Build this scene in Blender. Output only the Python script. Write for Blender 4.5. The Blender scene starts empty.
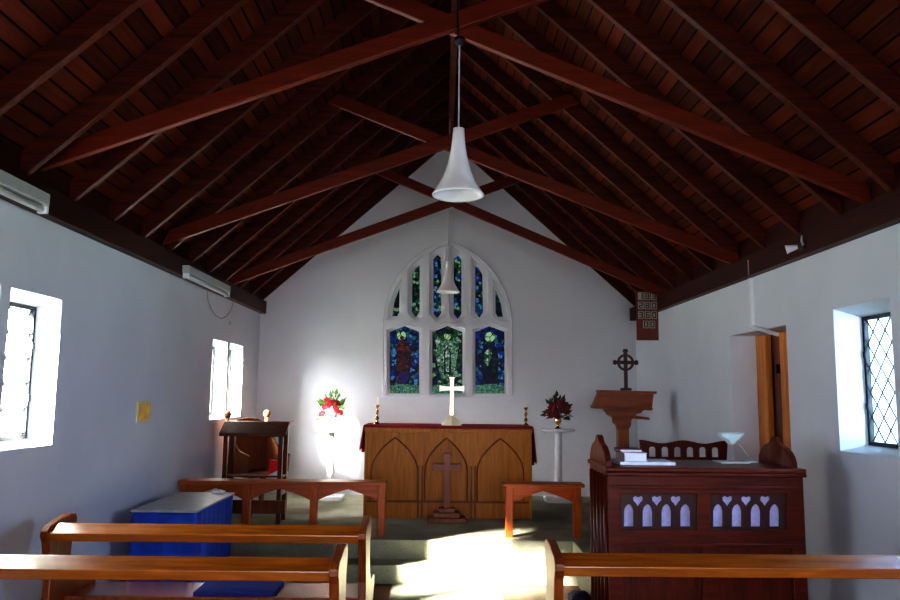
import bpy, bmesh, math, random
from mathutils import Vector, Matrix
random.seed(7)
S = bpy.context.scene
COL = S.collection

# ------------------------------------------------------------------ camera
F = 760.0
EYE = 1.70
def _n(v): return Vector(v).normalized()
d_c = _n((-10/F, -93/F, -1))
u_c = _n((0.011, 1, -93.11/F))
u_c = (u_c - d_c*u_c.dot(d_c)).normalized()
r_c = d_c.cross(u_c).normalized()
R = Matrix((r_c, d_c, u_c))               # camera axes -> world
cam = bpy.data.cameras.new('camera'); cam.sensor_width = 36; cam.lens = F/900*36
cam.clip_start = 0.05; cam.clip_end = 200
camo = bpy.data.objects.new('camera', cam); COL.objects.link(camo)
camo.matrix_world = Matrix.Translation((0, 0, EYE)) @ R.to_4x4()
S.camera = camo
def ray(x, y): return R @ Vector(((x-450)/F, -(y-300)/F, -1))
def W(x, y, Y):                            # world point seen at (x, y) on the plane at depth Y
    v = ray(x, y); return Vector((0, 0, EYE)) + v*(Y/v.y)
def project(p):
    v = R.transposed() @ (Vector(p)-Vector((0, 0, EYE)))
    if v.z > -0.05: return None
    return (450+F*v.x/-v.z, 300-F*v.y/-v.z)

# ------------------------------------------------------------------ materials
def new_mat(name):
    m = bpy.data.materials.new(name); m.use_nodes = True
    nt = m.node_tree; b = nt.nodes['Principled BSDF']
    return m, nt, b
def N(nt, t, **k):
    n = nt.nodes.new(t)
    for a, v in k.items():
        if a.startswith('i_'): n.inputs[int(a[2:])].default_value = v
        else: setattr(n, a, v)
    return n
def ramp(nt, stops):
    r = nt.nodes.new('ShaderNodeValToRGB'); e = r.color_ramp.elements
    while len(e) < len(stops): e.new(0.5)
    for q, (p, c) in zip(e, stops): q.position = p; q.color = (*c, 1)
    return r
def wood(name, dark, light, rough=0.4, axis='X', scale=1.0, bump=0.15, coat=0.0, spec=0.5):
    m, nt, b = new_mat(name); L = nt.links
    tc = N(nt, 'ShaderNodeTexCoord'); mp = N(nt, 'ShaderNodeMapping')
    sc = {'X': (1.2, 14, 14), 'Y': (14, 1.2, 14), 'Z': (14, 14, 1.2)}[axis]
    mp.inputs['Scale'].default_value = [s*scale for s in sc]
    no = N(nt, 'ShaderNodeTexNoise'); no.inputs['Scale'].default_value = 2.0
    no.inputs['Detail'].default_value = 8; no.inputs['Roughness'].default_value = 0.65
    no.inputs['Distortion'].default_value = 0.6
    L.new(tc.outputs['Object'], mp.inputs[0]); L.new(mp.outputs[0], no.inputs['Vector'])
    r = ramp(nt, [(0.3, dark), (0.7, light)])
    L.new(no.outputs['Fac'], r.inputs[0]); L.new(r.outputs[0], b.inputs['Base Color'])
    b.inputs['Roughness'].default_value = rough
    b.inputs['Specular IOR Level'].default_value = spec
    b.inputs['Coat Weight'].default_value = coat; b.inputs['Coat Roughness'].default_value = 0.2
    bp = N(nt, 'ShaderNodeBump'); bp.inputs['Strength'].default_value = bump; bp.inputs['Distance'].default_value = 0.004
    L.new(no.outputs['Fac'], bp.inputs['Height']); L.new(bp.outputs[0], b.inputs['Normal'])
    return m
def plain(name, col, rough=0.5, metal=0.0, noise=0.0, nscale=20, bump=0.0, emit=None, es=0.0):
    m, nt, b = new_mat(name); L = nt.links
    b.inputs['Roughness'].default_value = rough; b.inputs['Metallic'].default_value = metal
    tc = N(nt, 'ShaderNodeTexCoord'); no = N(nt, 'ShaderNodeTexNoise')
    no.inputs['Scale'].default_value = nscale; no.inputs['Detail'].default_value = 5
    L.new(tc.outputs['Object'], no.inputs['Vector'])
    lo = [max(0, c*(1-noise)) for c in col]; hi = [min(1, c*(1+noise)) for c in col]
    r = ramp(nt, [(0.3, lo), (0.7, hi)])
    L.new(no.outputs['Fac'], r.inputs[0]); L.new(r.outputs[0], b.inputs['Base Color'])
    if bump:
        bp = N(nt, 'ShaderNodeBump'); bp.inputs['Strength'].default_value = bump; bp.inputs['Distance'].default_value = 0.01
        L.new(no.outputs['Fac'], bp.inputs['Height']); L.new(bp.outputs[0], b.inputs['Normal'])
    if emit:
        b.inputs['Emission Color'].default_value = (*emit, 1); b.inputs['Emission Strength'].default_value = es
    return m
def plaster(name, col):
    m, nt, b = new_mat(name); L = nt.links
    tc = N(nt, 'ShaderNodeTexCoord')
    a = N(nt, 'ShaderNodeTexNoise'); a.inputs['Scale'].default_value = 1.3; a.inputs['Detail'].default_value = 4
    c = N(nt, 'ShaderNodeTexNoise'); c.inputs['Scale'].default_value = 9; c.inputs['Detail'].default_value = 6
    for q in (a, c): L.new(tc.outputs['Object'], q.inputs['Vector'])
    r = ramp(nt, [(0.3, [x*0.95 for x in col]), (0.7, [min(1, x*1.03) for x in col])])
    L.new(a.outputs['Fac'], r.inputs[0]); L.new(r.outputs[0], b.inputs['Base Color'])
    b.inputs['Roughness'].default_value = 0.75; b.inputs['Specular IOR Level'].default_value = 0.25
    bp = N(nt, 'ShaderNodeBump'); bp.inputs['Strength'].default_value = 0.25; bp.inputs['Distance'].default_value = 0.012
    L.new(c.outputs['Fac'], bp.inputs['Height']); L.new(bp.outputs[0], b.inputs['Normal'])
    return m

M = {}
M['wall'] = plaster('white_plaster', (0.74, 0.77, 0.83))
M['wall_back'] = plaster('altar_wall_plaster', (0.69, 0.69, 0.71))
M['stone'] = plaster('tracery_stone', (0.70, 0.70, 0.72))
M['rafter'] = wood('roof_timber', (0.024, 0.004, 0.0012), (0.105, 0.016, 0.0035), 0.5, 'X', 0.8, spec=.25)
M['truss'] = wood('truss_timber', (0.075, 0.010, 0.002), (0.165, 0.021, 0.004), 0.45, 'X', 0.8, spec=.3)
M['plate'] = wood('wall_plate_timber', (0.016, 0.003, 0.0015), (0.055, 0.009, 0.004), 0.5, 'Y', 0.8, spec=.25)
M['pew'] = wood('pew_wood', (0.24, 0.062, 0.006), (0.52, 0.165, 0.018), 0.25, 'X', 1.0, 0.05, 1.0)
M['pew_end'] = wood('pew_end_wood', (0.14, 0.030, 0.005), (0.33, 0.080, 0.012), 0.38, 'Z', 1.0, 0.08, 0.1)
M['rail'] = wood('rail_wood', (0.26, 0.052, 0.006), (0.46, 0.105, 0.011), 0.35, 'X', 1.0, 0.08, 0.15)
M['rail_leg'] = wood('rail_leg_wood', (0.26, 0.052, 0.006), (0.46, 0.105, 0.011), 0.35, 'Z', 1.0, 0.08, 0.15)
M['oak'] = wood('altar_oak', (0.36, 0.120, 0.012), (0.56, 0.215, 0.026), 0.42, 'Z', 1.0, 0.08, spec=.3)
M['oak_dark'] = wood('altar_moulding', (0.17, 0.048, 0.006), (0.26, 0.075, 0.010), 0.45, 'Z', 1.0)
M['stall'] = wood('stall_wood', (0.050, 0.007, 0.003), (0.165, 0.022, 0.006), 0.34, 'X', 1.0, 0.08, 0.05, .35)
M['stall_v'] = wood('stall_wood_upright', (0.050, 0.007, 0.003), (0.165, 0.022, 0.006), 0.36, 'Z', 1.0, 0.08, 0.05, .35)
M['brown'] = wood('chair_wood', (0.11, 0.034, 0.013), (0.21, 0.070, 0.026), 0.5, 'Z', 1.0, spec=.25)
M['desk'] = wood('desk_wood', (0.055, 0.016, 0.008), (0.14, 0.045, 0.02), 0.5, 'Z', 1.0, spec=.25)
M['lectern'] = wood('lectern_wood', (0.16, 0.035, 0.010), (0.33, 0.090, 0.022), 0.35, 'X', 1.0)
M['lectern_post'] = wood('lectern_post_wood', (0.22, 0.065, 0.014), (0.42, 0.14, 0.03), 0.35, 'Z', 1.0)
M['darkcross'] = wood('dark_cross_wood', (0.03, 0.008, 0.005), (0.075, 0.018, 0.010), 0.4, 'Z', 1.0)
M['pinkwood'] = wood('standing_cross_wood', (0.20, 0.055, 0.03), (0.33, 0.10, 0.055), 0.4, 'Z', 1.0)
M['door'] = wood('door_wood', (0.46, 0.15, 0.02), (0.75, 0.29, 0.05), 0.4, 'Z', 1.0)
M['door_dark'] = wood('door_gap_wood', (0.07, 0.016, 0.006), (0.15, 0.035, 0.012), 0.5, 'Z', 1.0)
M['hymn'] = wood('hymn_board_wood', (0.11, 0.014, 0.007), (0.20, 0.030, 0.012), 0.4, 'Z', 1.0)
M['brass'] = plain('brass', (0.78, 0.56, 0.22), 0.22, 1.0, 0.1)
M['pale_brass'] = plain('polished_pale_brass', (0.92, 0.85, 0.62), 0.35, 0.45, 0.05, emit=(1, 0.93, 0.7), es=0.12)  # slight glow put into the brass, as if catching light
M['iron'] = plain('dark_window_steel', (0.015, 0.017, 0.020), 0.5, 0.3, 0.2)
M['lead'] = plain('window_lead', (0.035, 0.045, 0.05), 0.6, 0.2, 0.2)
M['white'] = plain('white_paint', (0.82, 0.82, 0.84), 0.45, 0, 0.03)
M['fitting'] = plain('light_fitting_enamel', (0.42, 0.45, 0.43), 0.4, 0, 0.05)
M['tube'] = plain('fluorescent_tube', (0.75, 0.78, 0.76), 0.3, 0, 0.02)
M['opal'] = plain('opal_glass_shade', (0.66, 0.65, 0.63), 0.25, 0, 0.04, 6, emit=(1, 0.97, 0.92), es=0.06)
M['cord'] = plain('pale_cord', (0.42, 0.41, 0.40), 0.6, 0, 0.05)
M['black'] = plain('black_plastic', (0.012, 0.012, 0.014), 0.4, 0, 0.1)
M['blue'] = plain('blue_cloth', (0.010, 0.060, 0.42), 0.75, 0, 0.25, 9, 0.3)
M['cushion'] = plain('navy_cushion', (0.012, 0.022, 0.17), 0.8, 0, 0.25, 60, 0.3)
M['hassock'] = plain('dark_hassock', (0.03, 0.02, 0.06), 0.8, 0, 0.2, 60, 0.2)
M['red_cloth'] = plain('crimson_cloth', (0.36, 0.008, 0.030), 0.7, 0, 0.15, 20, 0.2)
M['slate'] = plain('grey_board_top', (0.42, 0.40, 0.38), 0.35, 0, 0.2, 10)
M['purple'] = plain('lilac_curtain', (0.44, 0.42, 0.66), 0.8, 0, 0.15, 40, 0.3, emit=(0.36, 0.34, 0.56), es=0.07)  # faint glow put into the cloth to lift it in the openings
M['paper'] = plain('paper', (0.80, 0.79, 0.80), 0.6, 0, 0.03)
M['redbook'] = plain('red_book_cover', (0.62, 0.01, 0.02), 0.5, 0, 0.05)
M['plumbook'] = plain('plum_book_cover', (0.28, 0.05, 0.09), 0.5, 0, 0.05)
M['card'] = plain('cream_card', (0.46, 0.43, 0.36), 0.6, 0, 0.03)
M['ink'] = plain('black_ink', (0.02, 0.015, 0.015), 0.6)
M['yellow'] = plain('yellow_plaque', (0.80, 0.52, 0.06), 0.4, 0.1, 0.25, 14)
M['yellow_edge'] = plain('pale_plaque_edge', (0.75, 0.65, 0.38), 0.4, 0.1, 0.1)
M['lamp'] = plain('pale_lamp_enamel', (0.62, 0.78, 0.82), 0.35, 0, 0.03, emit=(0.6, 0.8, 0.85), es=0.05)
M['petal_red'] = plain('red_petals', (0.72, 0.02, 0.06), 0.6, 0, 0.25, 30)
M['petal_dark'] = plain('dark_red_petals', (0.16, 0.012, 0.02), 0.6, 0, 0.35, 30)
M['leaf'] = plain('green_leaves', (0.10, 0.26, 0.03), 0.5, 0, 0.4, 25)
M['leaf_dark'] = plain('dark_green_leaves', (0.022, 0.045, 0.014), 0.5, 0, 0.4, 25)
M['grass'] = plain('outside_grass', (0.18, 0.25, 0.12), 0.9, 0, 0.3, 4)
M['candle'] = plain('candle_wax', (0.85, 0.80, 0.62), 0.5)

def carpet_mat():
    m, nt, b = new_mat('grey_green_carpet'); L = nt.links
    tc = N(nt, 'ShaderNodeTexCoord')
    a = N(nt, 'ShaderNodeTexNoise'); a.inputs['Scale'].default_value = 90; a.inputs['Detail'].default_value = 3
    c = N(nt, 'ShaderNodeTexNoise'); c.inputs['Scale'].default_value = 3; c.inputs['Detail'].default_value = 5
    L.new(tc.outputs['Object'], a.inputs['Vector']); L.new(tc.outputs['Object'], c.inputs['Vector'])
    mx = N(nt, 'ShaderNodeMath', operation='ADD'); h = N(nt, 'ShaderNodeMath', operation='MULTIPLY', i_1=0.5)
    L.new(a.outputs['Fac'], mx.inputs[0]); L.new(c.outputs['Fac'], mx.inputs[1]); L.new(mx.outputs[0], h.inputs[0])
    r = ramp(nt, [(0.35, (0.21, 0.215, 0.165)), (0.65, (0.37, 0.37, 0.29))])
    L.new(h.outputs[0], r.inputs[0]); L.new(r.outputs[0], b.inputs['Base Color'])
    b.inputs['Roughness'].default_value = 0.95; b.inputs['Specular IOR Level'].default_value = 0.1
    bp = N(nt, 'ShaderNodeBump'); bp.inputs['Strength'].default_value = 0.5; bp.inputs['Distance'].default_value = 0.006
    L.new(a.outputs['Fac'], bp.inputs['Height']); L.new(bp.outputs[0], b.inputs['Normal'])
    return m
M['carpet'] = carpet_mat()
M['floorwood'] = wood('nave_floorboards', (0.09, 0.03, 0.012), (0.18, 0.07, 0.03), 0.4, 'Y', 0.6)

def sarking_mat():                       # boards running along the building, one tone each, dark joints
    m, nt, b = new_mat('sarking_boards'); L = nt.links
    tc = N(nt, 'ShaderNodeTexCoord'); sx = N(nt, 'ShaderNodeSeparateXYZ')
    L.new(tc.outputs['Object'], sx.inputs[0])
    k = N(nt, 'ShaderNodeMath', operation='MULTIPLY', i_1=13.0); L.new(sx.outputs['X'], k.inputs[0])
    fr = N(nt, 'ShaderNodeMath', operation='FRACT'); fl = N(nt, 'ShaderNodeMath', operation='FLOOR')
    L.new(k.outputs[0], fr.inputs[0]); L.new(k.outputs[0], fl.inputs[0])
    y3 = N(nt, 'ShaderNodeMath', operation='MULTIPLY', i_1=0.45); L.new(sx.outputs['Y'], y3.inputs[0])
    fy = N(nt, 'ShaderNodeMath', operation='FLOOR'); L.new(y3.outputs[0], fy.inputs[0])
    cb = N(nt, 'ShaderNodeCombineXYZ'); L.new(fl.outputs[0], cb.inputs[0]); L.new(fy.outputs[0], cb.inputs[1])
    wn = N(nt, 'ShaderNodeTexWhiteNoise'); L.new(cb.outputs[0], wn.inputs[0])
    mp = N(nt, 'ShaderNodeMapping'); mp.inputs['Scale'].default_value = (20, 1.5, 20)
    L.new(tc.outputs['Object'], mp.inputs[0])
    no = N(nt, 'ShaderNodeTexNoise'); no.inputs['Scale'].default_value = 2; no.inputs['Detail'].default_value = 6
    L.new(mp.outputs[0], no.inputs['Vector'])
    ad = N(nt, 'ShaderNodeMath', operation='ADD'); L.new(wn.outputs[0], ad.inputs[0]); L.new(no.outputs['Fac'], ad.inputs[1])
    hv = N(nt, 'ShaderNodeMath', operation='MULTIPLY', i_1=0.5); L.new(ad.outputs[0], hv.inputs[0])
    r = ramp(nt, [(0.2, (0.030, 0.006, 0.003)), (0.8, (0.125, 0.027, 0.011))]); L.new(hv.outputs[0], r.inputs[0])
    g = N(nt, 'ShaderNodeMath', operation='GREATER_THAN', i_1=0.13); L.new(fr.outputs[0], g.inputs[0])
    mx = N(nt, 'ShaderNodeMix', data_type='RGBA'); mx.inputs['A'].default_value = (0.008, 0.002, 0.001, 1)
    L.new(g.outputs[0], mx.inputs['Factor']); L.new(r.outputs[0], mx.inputs['B'])
    L.new(mx.outputs['Result'], b.inputs['Base Color'])
    b.inputs['Roughness'].default_value = 0.7; b.inputs['Specular IOR Level'].default_value = 0.08
    bp = N(nt, 'ShaderNodeBump'); bp.inputs['Strength'].default_value = 0.6; bp.inputs['Distance'].default_value = 0.006
    L.new(g.outputs[0], bp.inputs['Height']); L.new(bp.outputs[0], b.inputs['Normal'])
    return m
M['sarking'] = sarking_mat()

def glass_mat(name, tint, cells=False):
    m, nt, b = new_mat(name); L = nt.links
    nt.nodes.remove(b); out = nt.nodes['Material Output']
    tr = N(nt, 'ShaderNodeBsdfTransparent'); gl = N(nt, 'ShaderNodeBsdfGlossy'); gl.inputs['Roughness'].default_value = 0.08
    tc = N(nt, 'ShaderNodeTexCoord'); vo = N(nt, 'ShaderNodeTexNoise'); vo.inputs['Scale'].default_value = 5
    L.new(tc.outputs['Object'], vo.inputs['Vector'])
    r = ramp(nt, [(0.35, tint[0]), (0.65, tint[1])]); L.new(vo.outputs['Fac'], r.inputs[0]); L.new(r.outputs[0], tr.inputs[0])
    mx = N(nt, 'ShaderNodeMixShader'); mx.inputs[0].default_value = 0.05
    L.new(tr.outputs[0], mx.inputs[1]); L.new(gl.outputs[0], mx.inputs[2]); L.new(mx.outputs[0], out.inputs[0])
    return m
M['glass'] = glass_mat('clear_pane', [(0.95, 0.97, 0.97), (1, 1, 1)])
M['glass_tint'] = glass_mat('tinted_pane', [(0.58, 0.72, 0.64), (0.82, 0.84, 0.88)])

def stained(name, cols, scale=26, strength=0.55):  # panes glow by themselves in place of daylight passing through
    m, nt, b = new_mat(name); L = nt.links
    tc = N(nt, 'ShaderNodeTexCoord')
    vo = N(nt, 'ShaderNodeTexVoronoi'); vo.inputs['Scale'].default_value = scale
    ve = N(nt, 'ShaderNodeTexVoronoi', feature='DISTANCE_TO_EDGE'); ve.inputs['Scale'].default_value = scale
    L.new(tc.outputs['Object'], vo.inputs['Vector']); L.new(tc.outputs['Object'], ve.inputs['Vector'])
    sx = N(nt, 'ShaderNodeSeparateColor'); L.new(vo.outputs['Color'], sx.inputs[0])
    n = len(cols); r = ramp(nt, [(i/n, c) for i, c in enumerate(cols)]); r.color_ramp.interpolation = 'CONSTANT'
    L.new(sx.outputs[0], r.inputs[0])
    g = N(nt, 'ShaderNodeMath', operation='GREATER_THAN', i_1=0.05); L.new(ve.outputs['Distance'], g.inputs[0])
    mx = N(nt, 'ShaderNodeMix', data_type='RGBA'); mx.inputs['A'].default_value = (0.004, 0.005, 0.006, 1)
    L.new(g.outputs[0], mx.inputs['Factor']); L.new(r.outputs[0], mx.inputs['B'])
    b.inputs['Base Color'].default_value = (.004, .004, .005, 1); L.new(mx.outputs['Result'], b.inputs['Emission Color'])
    b.inputs['Emission Strength'].default_value = strength; b.inputs['Roughness'].default_value = 0.35; b.inputs['Specular IOR Level'].default_value = 0.15
    return m
BL, DB, LB, TL, GR, PG, BK, RD, YG, WH = ((0.01, 0.04, 0.30), (0.005, 0.012, 0.08), (0.10, 0.28, 0.55), (0.02, 0.16, 0.22), (0.02, 0.10, 0.04),
    (0.22, 0.42, 0.26), (0.006, 0.008, 0.012), (0.20, 0.035, 0.02), (0.45, 0.62, 0.25), (0.55, 0.70, 0.62))
M['sg_blue'] = stained('stained_glass_blue', [BL, DB, LB, DB, TL, BK], 22)
M['sg_green'] = stained('stained_glass_green', [GR, BK, DB, GR, PG, BK], 22)
M['sg_upper'] = stained('stained_glass_upper', [GR, BK, PG, DB, GR, BK, BK], 24)
M['sg_upper_blue'] = stained('stained_glass_upper_blue', [GR, BL, PG, DB, LB, BK, BK], 24)
M['sg_halo'] = stained('stained_glass_halo', [YG, (0.35, 0.6, 0.3)], 12, 0.7)
M['sg_red'] = stained('stained_glass_red_robe', [RD, (0.09, 0.02, 0.02), (0.03, 0.01, 0.03)], 26, 0.45)
M['sg_pale'] = stained('stained_glass_pale_robe', [PG, WH, (0.10, 0.25, 0.14), PG, GR], 30, 0.5)
M['sg_dark'] = stained('stained_glass_dark_robe', [BK, (0.015, 0.05, 0.03), (0.02, 0.01, 0.03), DB], 24, 0.5)
M['sg_violet'] = stained('stained_glass_violet_robe', [(0.02, 0.02, 0.22), (0.05, 0.02, 0.16)], 24, 0.5)
M['sg_ground'] = stained('stained_glass_ground', [(0.12, 0.35, 0.24), (0.20, 0.42, 0.30), (0.08, 0.24, 0.15)], 34, 0.5)

# ------------------------------------------------------------------ builders
def tag(o, label=None, cat=None, group=None, kind=None):
    if label: o['label'] = label
    if cat: o['category'] = cat
    if group: o['group'] = group
    if kind: o['kind'] = kind
    return o
def thing(name, loc, label, cat, group=None):
    o = bpy.data.objects.new(name, None); COL.objects.link(o); o.location = loc; o.empty_display_size = 0.1
    return tag(o, label, cat, group)
def link(name, me, mat, parent=None, bevel=0, smooth=False, origin=None):
    """me is in world coordinates; it is moved to be relative to its origin"""
    o = bpy.data.objects.new(name, me); COL.objects.link(o)
    off = Vector(origin) if origin is not None else Vector((0, 0, 0))
    pw = Vector((0, 0, 0)); q = parent
    while q is not None: pw += q.location; q = q.parent
    if parent is not None and origin is None: off = pw
    me.transform(Matrix.Translation(-off)); o.location = off-pw
    if parent is not None: o.parent = parent
    if mat is not None:
        me.materials.clear()
        for m in (mat if isinstance(mat, (list, tuple)) else [mat]): me.materials.append(m)
    if smooth:
        for p in me.polygons: p.use_smooth = True
    if bevel:
        b = o.modifiers.new('bevel', 'BEVEL'); b.width = bevel; b.segments = 2; b.limit_method = 'ANGLE'
        b.angle_limit = math.radians(40)
    return o
class MB:
    def __init__(s): s.bm = bmesh.new()
    def box(s, a, b):
        x0, y0, z0 = a; x1, y1, z1 = b
        v = [s.bm.verts.new(p) for p in ((x0,y0,z0),(x1,y0,z0),(x1,y1,z0),(x0,y1,z0),(x0,y0,z1),(x1,y0,z1),(x1,y1,z1),(x0,y1,z1))]
        for f in ((3,2,1,0),(4,5,6,7),(0,1,5,4),(1,2,6,5),(2,3,7,6),(3,0,4,7)): s.bm.faces.new([v[i] for i in f])
        return s
    def quad(s, *p):
        s.bm.faces.new([s.bm.verts.new(q) for q in p]); return s
    def prism(s, pts, v):                  # pts: 3D loop, extruded by v
        v = Vector(v); a = [s.bm.verts.new(p) for p in pts]; b = [s.bm.verts.new(Vector(p)+v) for p in pts]
        n = len(a); s.bm.faces.new(a[::-1]); s.bm.faces.new(b)
        for i in range(n): s.bm.faces.new((a[i], a[(i+1)%n], b[(i+1)%n], b[i]))
        return s
    def bar(s, p, q, w, h, up=(0, 0, 1)):
        p, q = Vector(p), Vector(q); d = (q-p).normalized(); x = d.cross(Vector(up)).normalized(); z = x.cross(d)
        c = [x*w/2+z*h/2, x*w/2-z*h/2, -x*w/2-z*h/2, -x*w/2+z*h/2]
        return s.prism([p+k for k in c], q-p)
    def tube(s, pts, r, n=10, cap=True):
        rings = []; pts = [Vector(p) for p in pts]
        for i, p in enumerate(pts):
            d = (pts[min(i+1, len(pts)-1)]-pts[max(i-1, 0)]).normalized()
            a = d.cross(Vector((0, 0, 1)) if abs(d.z) < 0.9 else Vector((1, 0, 0))).normalized(); b = d.cross(a)
            rr = r[i] if isinstance(r, (list, tuple)) else r
            rings.append([s.bm.verts.new(p+(a*math.cos(t)+b*math.sin(t))*rr) for t in (2*math.pi*k/n for k in range(n))])
        for A, B in zip(rings, rings[1:]):
            for k in range(n): s.bm.faces.new((A[k], A[(k+1)%n], B[(k+1)%n], B[k]))
        if cap: s.bm.faces.new(rings[0][::-1]); s.bm.faces.new(rings[-1])
        return s
    def lathe(s, c, prof, n=24):           # prof: (r, z) list about a vertical axis through c
        rings = []
        for r, z in prof:
            rings.append([s.bm.verts.new((c[0]+r*math.cos(t), c[1]+r*math.sin(t), c[2]+z)) for t in (2*math.pi*k/n for k in range(n))])
        for A, B in zip(rings, rings[1:]):
            for k in range(n): s.bm.faces.new((A[k], A[(k+1)%n], B[(k+1)%n], B[k]))
        if prof[0][0] > 1e-4: s.bm.faces.new(rings[0][::-1])
        if prof[-1][0] > 1e-4: s.bm.faces.new(rings[-1])
        return s
    def blob(s, c, r, sub=1, jit=0.15, sq=(1, 1, 1)):
        t = bmesh.ops.create_icosphere(s.bm, subdivisions=sub, radius=1)
        for v in t['verts']:
            k = 1+random.uniform(-jit, jit); v.co = Vector((v.co.x*sq[0], v.co.y*sq[1], v.co.z*sq[2]))*r*k+Vector(c)
        return s
    def mesh(s, name='m'):
        bmesh.ops.recalc_face_normals(s.bm, faces=s.bm.faces)
        me = bpy.data.meshes.new(name); s.bm.to_mesh(me); s.bm.free(); return me
    def build(s, name, mat, parent=None, **k): return link(name, s.mesh(name), mat, parent, **k)
def sheet(loops, thick, origin, ax, ay, an):
    """flat board with holes: loops of 2D points (first is the outline), thickness along an from origin plane"""
    cu = bpy.data.curves.new('c', 'CURVE'); cu.dimensions = '2D'; cu.fill_mode = 'BOTH'; cu.extrude = thick/2
    for lp in loops:
        sp = cu.splines.new('POLY'); sp.points.add(len(lp)-1); sp.use_cyclic_u = True
        for p, q in zip(sp.points, lp): p.co = (q[0], q[1], 0, 1)
    o = bpy.data.objects.new('c', cu); COL.objects.link(o)
    dg = bpy.context.evaluated_depsgraph_get(); dg.update()
    me = bpy.data.meshes.new_from_object(o.evaluated_get(dg))
    bpy.data.objects.remove(o); bpy.data.curves.remove(cu)
    ax, ay, an = Vector(ax), Vector(ay), Vector(an)
    for v in me.vertices:
        c = v.co.copy(); v.co = Vector(origin)+ax*c.x+ay*c.y+an*(c.z+thick/2)
    bm = bmesh.new(); bm.from_mesh(me); bmesh.ops.remove_doubles(bm, verts=bm.verts, dist=1e-5)
    bmesh.ops.recalc_face_normals(bm, faces=bm.faces); bm.to_mesh(me); bm.free()
    return me
XA, YA, ZA = (1, 0, 0), (0, 1, 0), (0, 0, 1)
def copy_tree(o, parent=None):
    c = o.copy(); COL.objects.link(c); c.parent = parent
    for ch in [k for k in bpy.data.objects if k.parent == o]: copy_tree(ch, c)
    return c
def arch(cx, z0, zs, zt, w, n=8, k=0.35):  # pointed arch loop: base, springing, apex, half width
    L = [(cx-w, z0)]
    for i in range(n+1):
        t = i/n; L.append((cx-w*math.cos(t*math.pi/2)**(1-k) if t < 1 else cx, zs+(zt-zs)*math.sin(t*math.pi/2)**(1+k*0.4)))
    return L+[(2*cx-x, z) for x, z in L[-2::-1]]

# ------------------------------------------------------------------ shell
XL, XR, YB, YR = -2.484, 2.69, 10.43, -3.2
XC, ZAP, SL = 0.10, EYE+3.53, 0.90         # ridge, rafter underside apex, roof slope
ZFL = EYE-1.355                             # sanctuary platform
ZST = 0.17
def roofz(x): return ZAP-SL*abs(x-XC)
TH = 0.40
ZLIM = EYE+1.22

def side_wall(name, X, sgn, ops):
    """ops: (y0, y1, z0, z1, t, inset_y, inset_top, inset_bottom); inner skin at X, reveals splayed to the frame plane, outer skin behind"""
    mb = MB(); Xo = X+sgn*TH
    ys = sorted({YR, YB}|{v for o in ops for v in o[:2]}); zs = sorted({-0.3, ZLIM+0.35}|{v for o in ops for v in o[2:4]})
    for y0, y1 in zip(ys, ys[1:]):
        for z0, z1 in zip(zs, zs[1:]):
            if any(o[0] <= y0 and y1 <= o[1] and o[2] <= z0 and z1 <= o[3] for o in ops): continue
            mb.quad((X, y0, z0), (X, y1, z0), (X, y1, z1), (X, y0, z1))
            mb.quad((Xo, y0, z0), (Xo, y1, z0), (Xo, y1, z1), (Xo, y0, z1))
    for (y0, y1, z0, z1, t, iy, it, ib) in ops:
        a = [(X, y0, z0), (X, y1, z0), (X, y1, z1), (X, y0, z1)]
        Xf = X+sgn*t
        b = [(Xf, y0+iy, z0+ib), (Xf, y1-iy, z0+ib), (Xf, y1-iy, z1-it), (Xf, y0+iy, z1-it)]
        c = [(Xo, y0, z0), (Xo, y1, z0), (Xo, y1, z1), (Xo, y0, z1)]
        for p, q in ((a, b), (b, c)):
            for i in range(4): mb.quad(p[i], p[(i+1) % 4], q[(i+1) % 4], q[i])
    me = mb.mesh()
    return tag(link(name, me, M['wall']), kind='structure')
zt, zb = EYE+0.58, EYE-0.355
LW = [(3.70, 4.28, zb, zt, .15, .03, .055, .04), (4.38, 4.98, zb, zt, .15, .03, .055, .04),
      (8.32, 8.90, EYE-.315, EYE+.56, .15, .03, .055, .04), (9.0, 9.6, EYE-.315, EYE+.56, .15, .03, .055, .04)]
RW = [(3.74, 4.39, EYE-.355, EYE+.60, .18, .03, .055, .04), (4.49, 5.15, EYE-.355, EYE+.60, .18, .03, .055, .04),
      (5.87, 7.02, 0.0, EYE+.555, .23, .0, .0, .0)]
side_wall('wall_left', XL, -1, LW); side_wall('wall_right', XR, 1, RW)

# back wall with the pointed window opening
def wp(x, y): p = W(x, y, YB); return (p.x, p.z)
halfarch = [(383, 396), (383, 322), (385.2, 305), (390.5, 289), (398.5, 275), (409, 262.5), (421, 252.5), (434, 245.5), (447.5, 241.5)]
def sym(x): return 895-x
archpx = halfarch+[(sym(x), y+1) for x, y in halfarch[-2::-1]]
arch_w = [wp(*p) for p in archpx]
outer = [(XL-.4, -.3), (XR+.4, -.3), (XR+.4, roofz(XR+.4)+.15), (XC, ZAP+.2), (XL-.4, roofz(XL-.4)+.15)]
tag(link('wall_back', sheet([outer, arch_w], 0.3, (0, YB, 0), XA, ZA, YA), M['wall_back']), kind='structure')
tag(link('wall_rear', sheet([outer], 0.3, (0, YR-.3, 0), XA, ZA, YA), M['wall']), kind='structure')

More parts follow.
